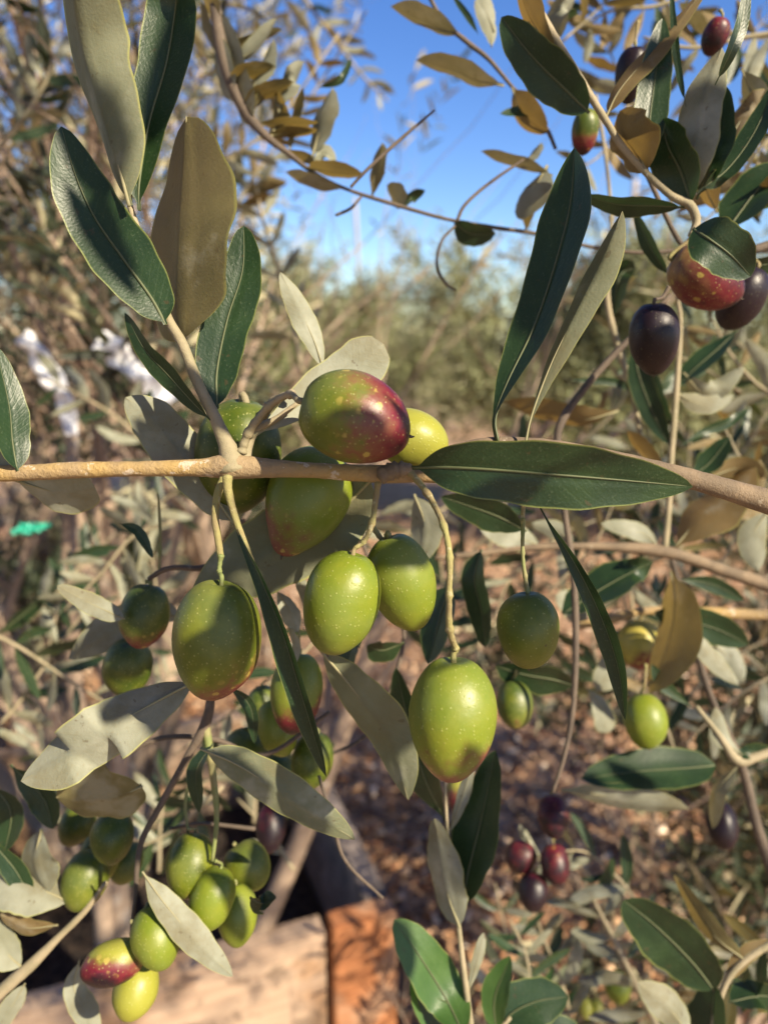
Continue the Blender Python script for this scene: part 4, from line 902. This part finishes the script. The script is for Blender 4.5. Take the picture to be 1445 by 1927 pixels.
def thicket(label, x0, x1, y0, y1, cnt, sdv, d0, d1, su, mats, group, L=115):
    r = random.Random(sdv)
    for i in range(cnt):
        x, y = r.uniform(x0, x1), r.uniform(y0, y1); a = r.uniform(-2.6, -.5); ln = r.uniform(170, 300); b = r.uniform(-.5, .5); d = r.uniform(d0, d1)
        pts = [(x - math.cos(a) * ln * .5, y - math.sin(a) * ln * .5), (x, y), (x + math.cos(a + b) * ln * .5, y + math.sin(a + b) * ln * .5)]
        SP.append((label, pts, r.randint(4, 6), L * r.uniform(.8, 1.1) * .36 / d * 1.1, d * 100, sdv * 100 + i, r.uniform(5, 9), su, mats))
thicket('shaded olive twig in the thicket at the right, behind the brown branch', 1060, 1450, 900, 1340, 15, 61, .38, .7, .4, (None, None, GOLD), gs)
thicket('blurred olive twig tangled over the chips in the lower right', 950, 1450, 1760, 1920, 5, 62, .36, .6, .6, (None, None, BRIGHT), gs)
thicket('blurred backlit olive twig crowding the top right corner', 1090, 1460, -20, 330, 9, 63, .34, .6, .8, (None, GOLD, BRSHADE), gs)
thicket('blurred olive twig at the right between the black olive and the brown branch', 1150, 1450, 620, 950, 8, 64, .4, .7, .6, (None, None, GOLD), gs)
thicket('blurred olive twig in the tangle left of the hanging olives', 0, 330, 950, 1420, 7, 65, .42, .7, .6, (None,), gs)
thicket('shaded olive twig behind the lower left clusters, above the planter soil', 100, 560, 1350, 1650, 7, 66, .4, .6, .4, (None,), gs)
thicket('shaded olive twig behind the golden branch in the middle', 620, 1000, 930, 1180, 5, 67, .45, .7, .3, (None,), gs)
for lb, pts, n, L, d, sdv, th, su, mats in SP:
    spray(lb, pts, n, L, d, sdv, gs, th, su, mats=mats)

# ------------------------------------------------------------------ added leaves and twigs, out of view, that block the sun for the branch
TR = [o for o in C.objects if o.name.startswith('olive_tree') and 'upper right corner' in o.get('label', '')][0]
def shade(pts, w, d, s, shape='l'):
    """an added, unseen leaf set s metres sunward of the photo points it shades"""
    sp_ = spline([(p[0], p[1], (p[2] if len(p) > 2 else d)) for p in pts], 12)
    W = [P(a[0], a[1], a[2] / 100) + SUN * s for a in sp_]; fr = []
    for i in range(12):
        T = (W[min(i + 1, 11)] - W[max(0, i - 1)]).normalized(); Nn = (SUN - T * SUN.dot(T)).normalized(); fr.append((T.cross(Nn) * -1, Nn))
    link('leaf', leaf_mesh(W, w * d / 100 / F, fr, shape, nl=12, nc=4, seed=rnd.random() * 6), [LEAF, RIB], TR)  # added shade leaf, only parented to the right-hand tree
def shade_twig(pts, s, d):
    sp_ = spline(pts, 20); V = []; Fs = []
    tube_geo([P(a[0], a[1], d / 100) + SUN * s for a in sp_], [max(2, a[2]) / 2 * d / 100 / F for a in sp_], 6, V, Fs)
    link('twig', mesh('twig', V, Fs), TWIG, TR)  # added twig that casts a thin shadow, parented to the tree
SHD = [
 ([(470, 1060), (450, 1150), (440, 1240), (400, 1330)], 95, 15.8, .30, 'o'), ([(1090, 1110), (1010, 1140), (960, 1180), (925, 1240)], 120, 17, .28, 'o'),
 ([(840, 1010), (790, 1040), (730, 1060), (660, 1080)], 70, 18, .30, 'l'), ([(640, 1040), (560, 1040), (480, 1050), (430, 1070)], 60, 19, .33, 'o'),
 ([(700, 960), (600, 1010), (520, 1080), (480, 1140)], 60, 19, .36, 'l'), ([(650, 1240), (690, 1300), (720, 1380), (740, 1440)], 70, 20, .3, 'l'),
 ([(560, 1500), (590, 1530), (640, 1570)], 40, 19, .33, 'l'),
 ([(370, 1280), (300, 1290), (240, 1320), (190, 1360)], 60, 18, .3, 'o'), ([(210, 300), (190, 370), (210, 450), (260, 520)], 40, 16.8, .25, 'l'),
 ([(110, 340), (150, 400), (200, 480), (260, 570)], 44, 16.8, .3, 'l'), ([(250, 790), (300, 850), (360, 880), (420, 900)], 60, 18.6, .25, 'o'),
 ([(600, 850), (660, 880), (740, 890), (800, 900)], 36, 17, .22, 'l'), ([(1200, 640), (1230, 660), (1240, 720)], 60, 21, .28, 'o'),
 ([(1340, 500), (1380, 510), (1420, 500)], 26, 20, .3, 'l'), ([(100, 110), (150, 200), (190, 280), (220, 350)], 80, 16.6, .35, 'o'),
 ([(330, -20), (330, 80), (310, 180), (280, 280)], 70, 16.8, .33, 'l'), ([(530, 1300), (500, 1380), (450, 1440)], 110, 24, .35, 'o'),
 ([(600, 1380), (560, 1430), (500, 1470)], 80, 24, .4, 'o'), ([(120, 1540), (170, 1560), (230, 1590), (260, 1640)], 110, 24, .3, 'o'),
 ([(280, 1480), (220, 1480), (150, 1480)], 90, 21, .32, 'o'), ([(330, 1640), (400, 1700), (440, 1780)], 50, 23, .34, 'l'),
 ([(480, 1580), (470, 1640), (430, 1680)], 60, 24, .3, 'o'), ([(1160, 1420), (1180, 1470), (1190, 1500)], 40, 30, .35, 'l'),
 ([(1100, 1440), (1080, 1470), (1110, 1500)], 70, 30, .4, 'o'), ([(745, 1260), (790, 1380), (830, 1520)], 90, 24, .4, 'l'),
 ([(930, 1420), (900, 1550), (875, 1690)], 100, 24, .38, 'l'), ([(760, 1720), (780, 1780), (800, 1850)], 90, 23, .36, 'o'),
 ([(960, 70), (1020, 120), (1080, 180)], 70, 21, .4, 'l'), ([(1300, 120), (1310, 220), (1310, 330)], 80, 21, .36, 'l'),
 ([(1250, 230), (1270, 290), (1300, 360)], 90, 21, .4, 'o'), ([(1220, 60), (1230, 110), (1240, 160)], 60, 21, .38, 'l'),
 ([(1030, 300), (1060, 400), (1050, 520), (1000, 640)], 90, 17.4, .3, 'l'), ([(270, 1110), (270, 1150), (275, 1210)], 110, 22, .38, 'o'),
 ([(240, 1220), (235, 1260), (230, 1290)], 80, 23, .42, 'o'), ([(180, 1160), (150, 1220), (120, 1260)], 60, 21, .4, 'l'),
]
for a in SHD: shade(*a)
shade_twig([(1250, 960, 14), (900, 1000, 12), (640, 1060, 10), (470, 1050, 8)], .31, 18)
shade_twig([(1500, 300, 16), (1250, 230, 14), (1000, 60, 10), (700, 20, 8), (330, -30, 8)], .37, 20)
shade_twig([(860, 1260, 12), (700, 1350, 10), (520, 1400, 10), (300, 1480, 9), (120, 1540, 8)], .37, 22)

# added unseen canopy that dims sky light, open towards the sun where the fruit hangs
rg_ = np.random.default_rng(77)
def cloudpts(nb, x0, x1, y0, y1, z0, z1):
    return np.stack([rg_.uniform(x0, x1, nb), rg_.uniform(y0, y1, nb), rg_.uniform(z0, z1, nb)], 1)
Bc = np.concatenate([cloudpts(1700, -1.3, 1.5, -1.5, .35, 1.75, 2.35), cloudpts(700, -1.6, -.6, -1.2, .1, .4, 1.9)])
h0 = np.array([-.0, .19, 1.33]); sn = np.array(SUN[:]); rel = Bc - h0; dist = np.linalg.norm(rel - (rel @ sn)[:, None] * sn, axis=1)
Bc = Bc[(dist > .32) | (rel @ sn < 0)]; Dc = np.tile(np.array([0., .1, -.2]), (len(Bc), 1)) + rg_.normal(0, .6, (len(Bc), 3))
leaf_cloud('added_shade_canopy', (Bc, Dc), .05, FOL, TR, rg_, 16, (.1, .2))
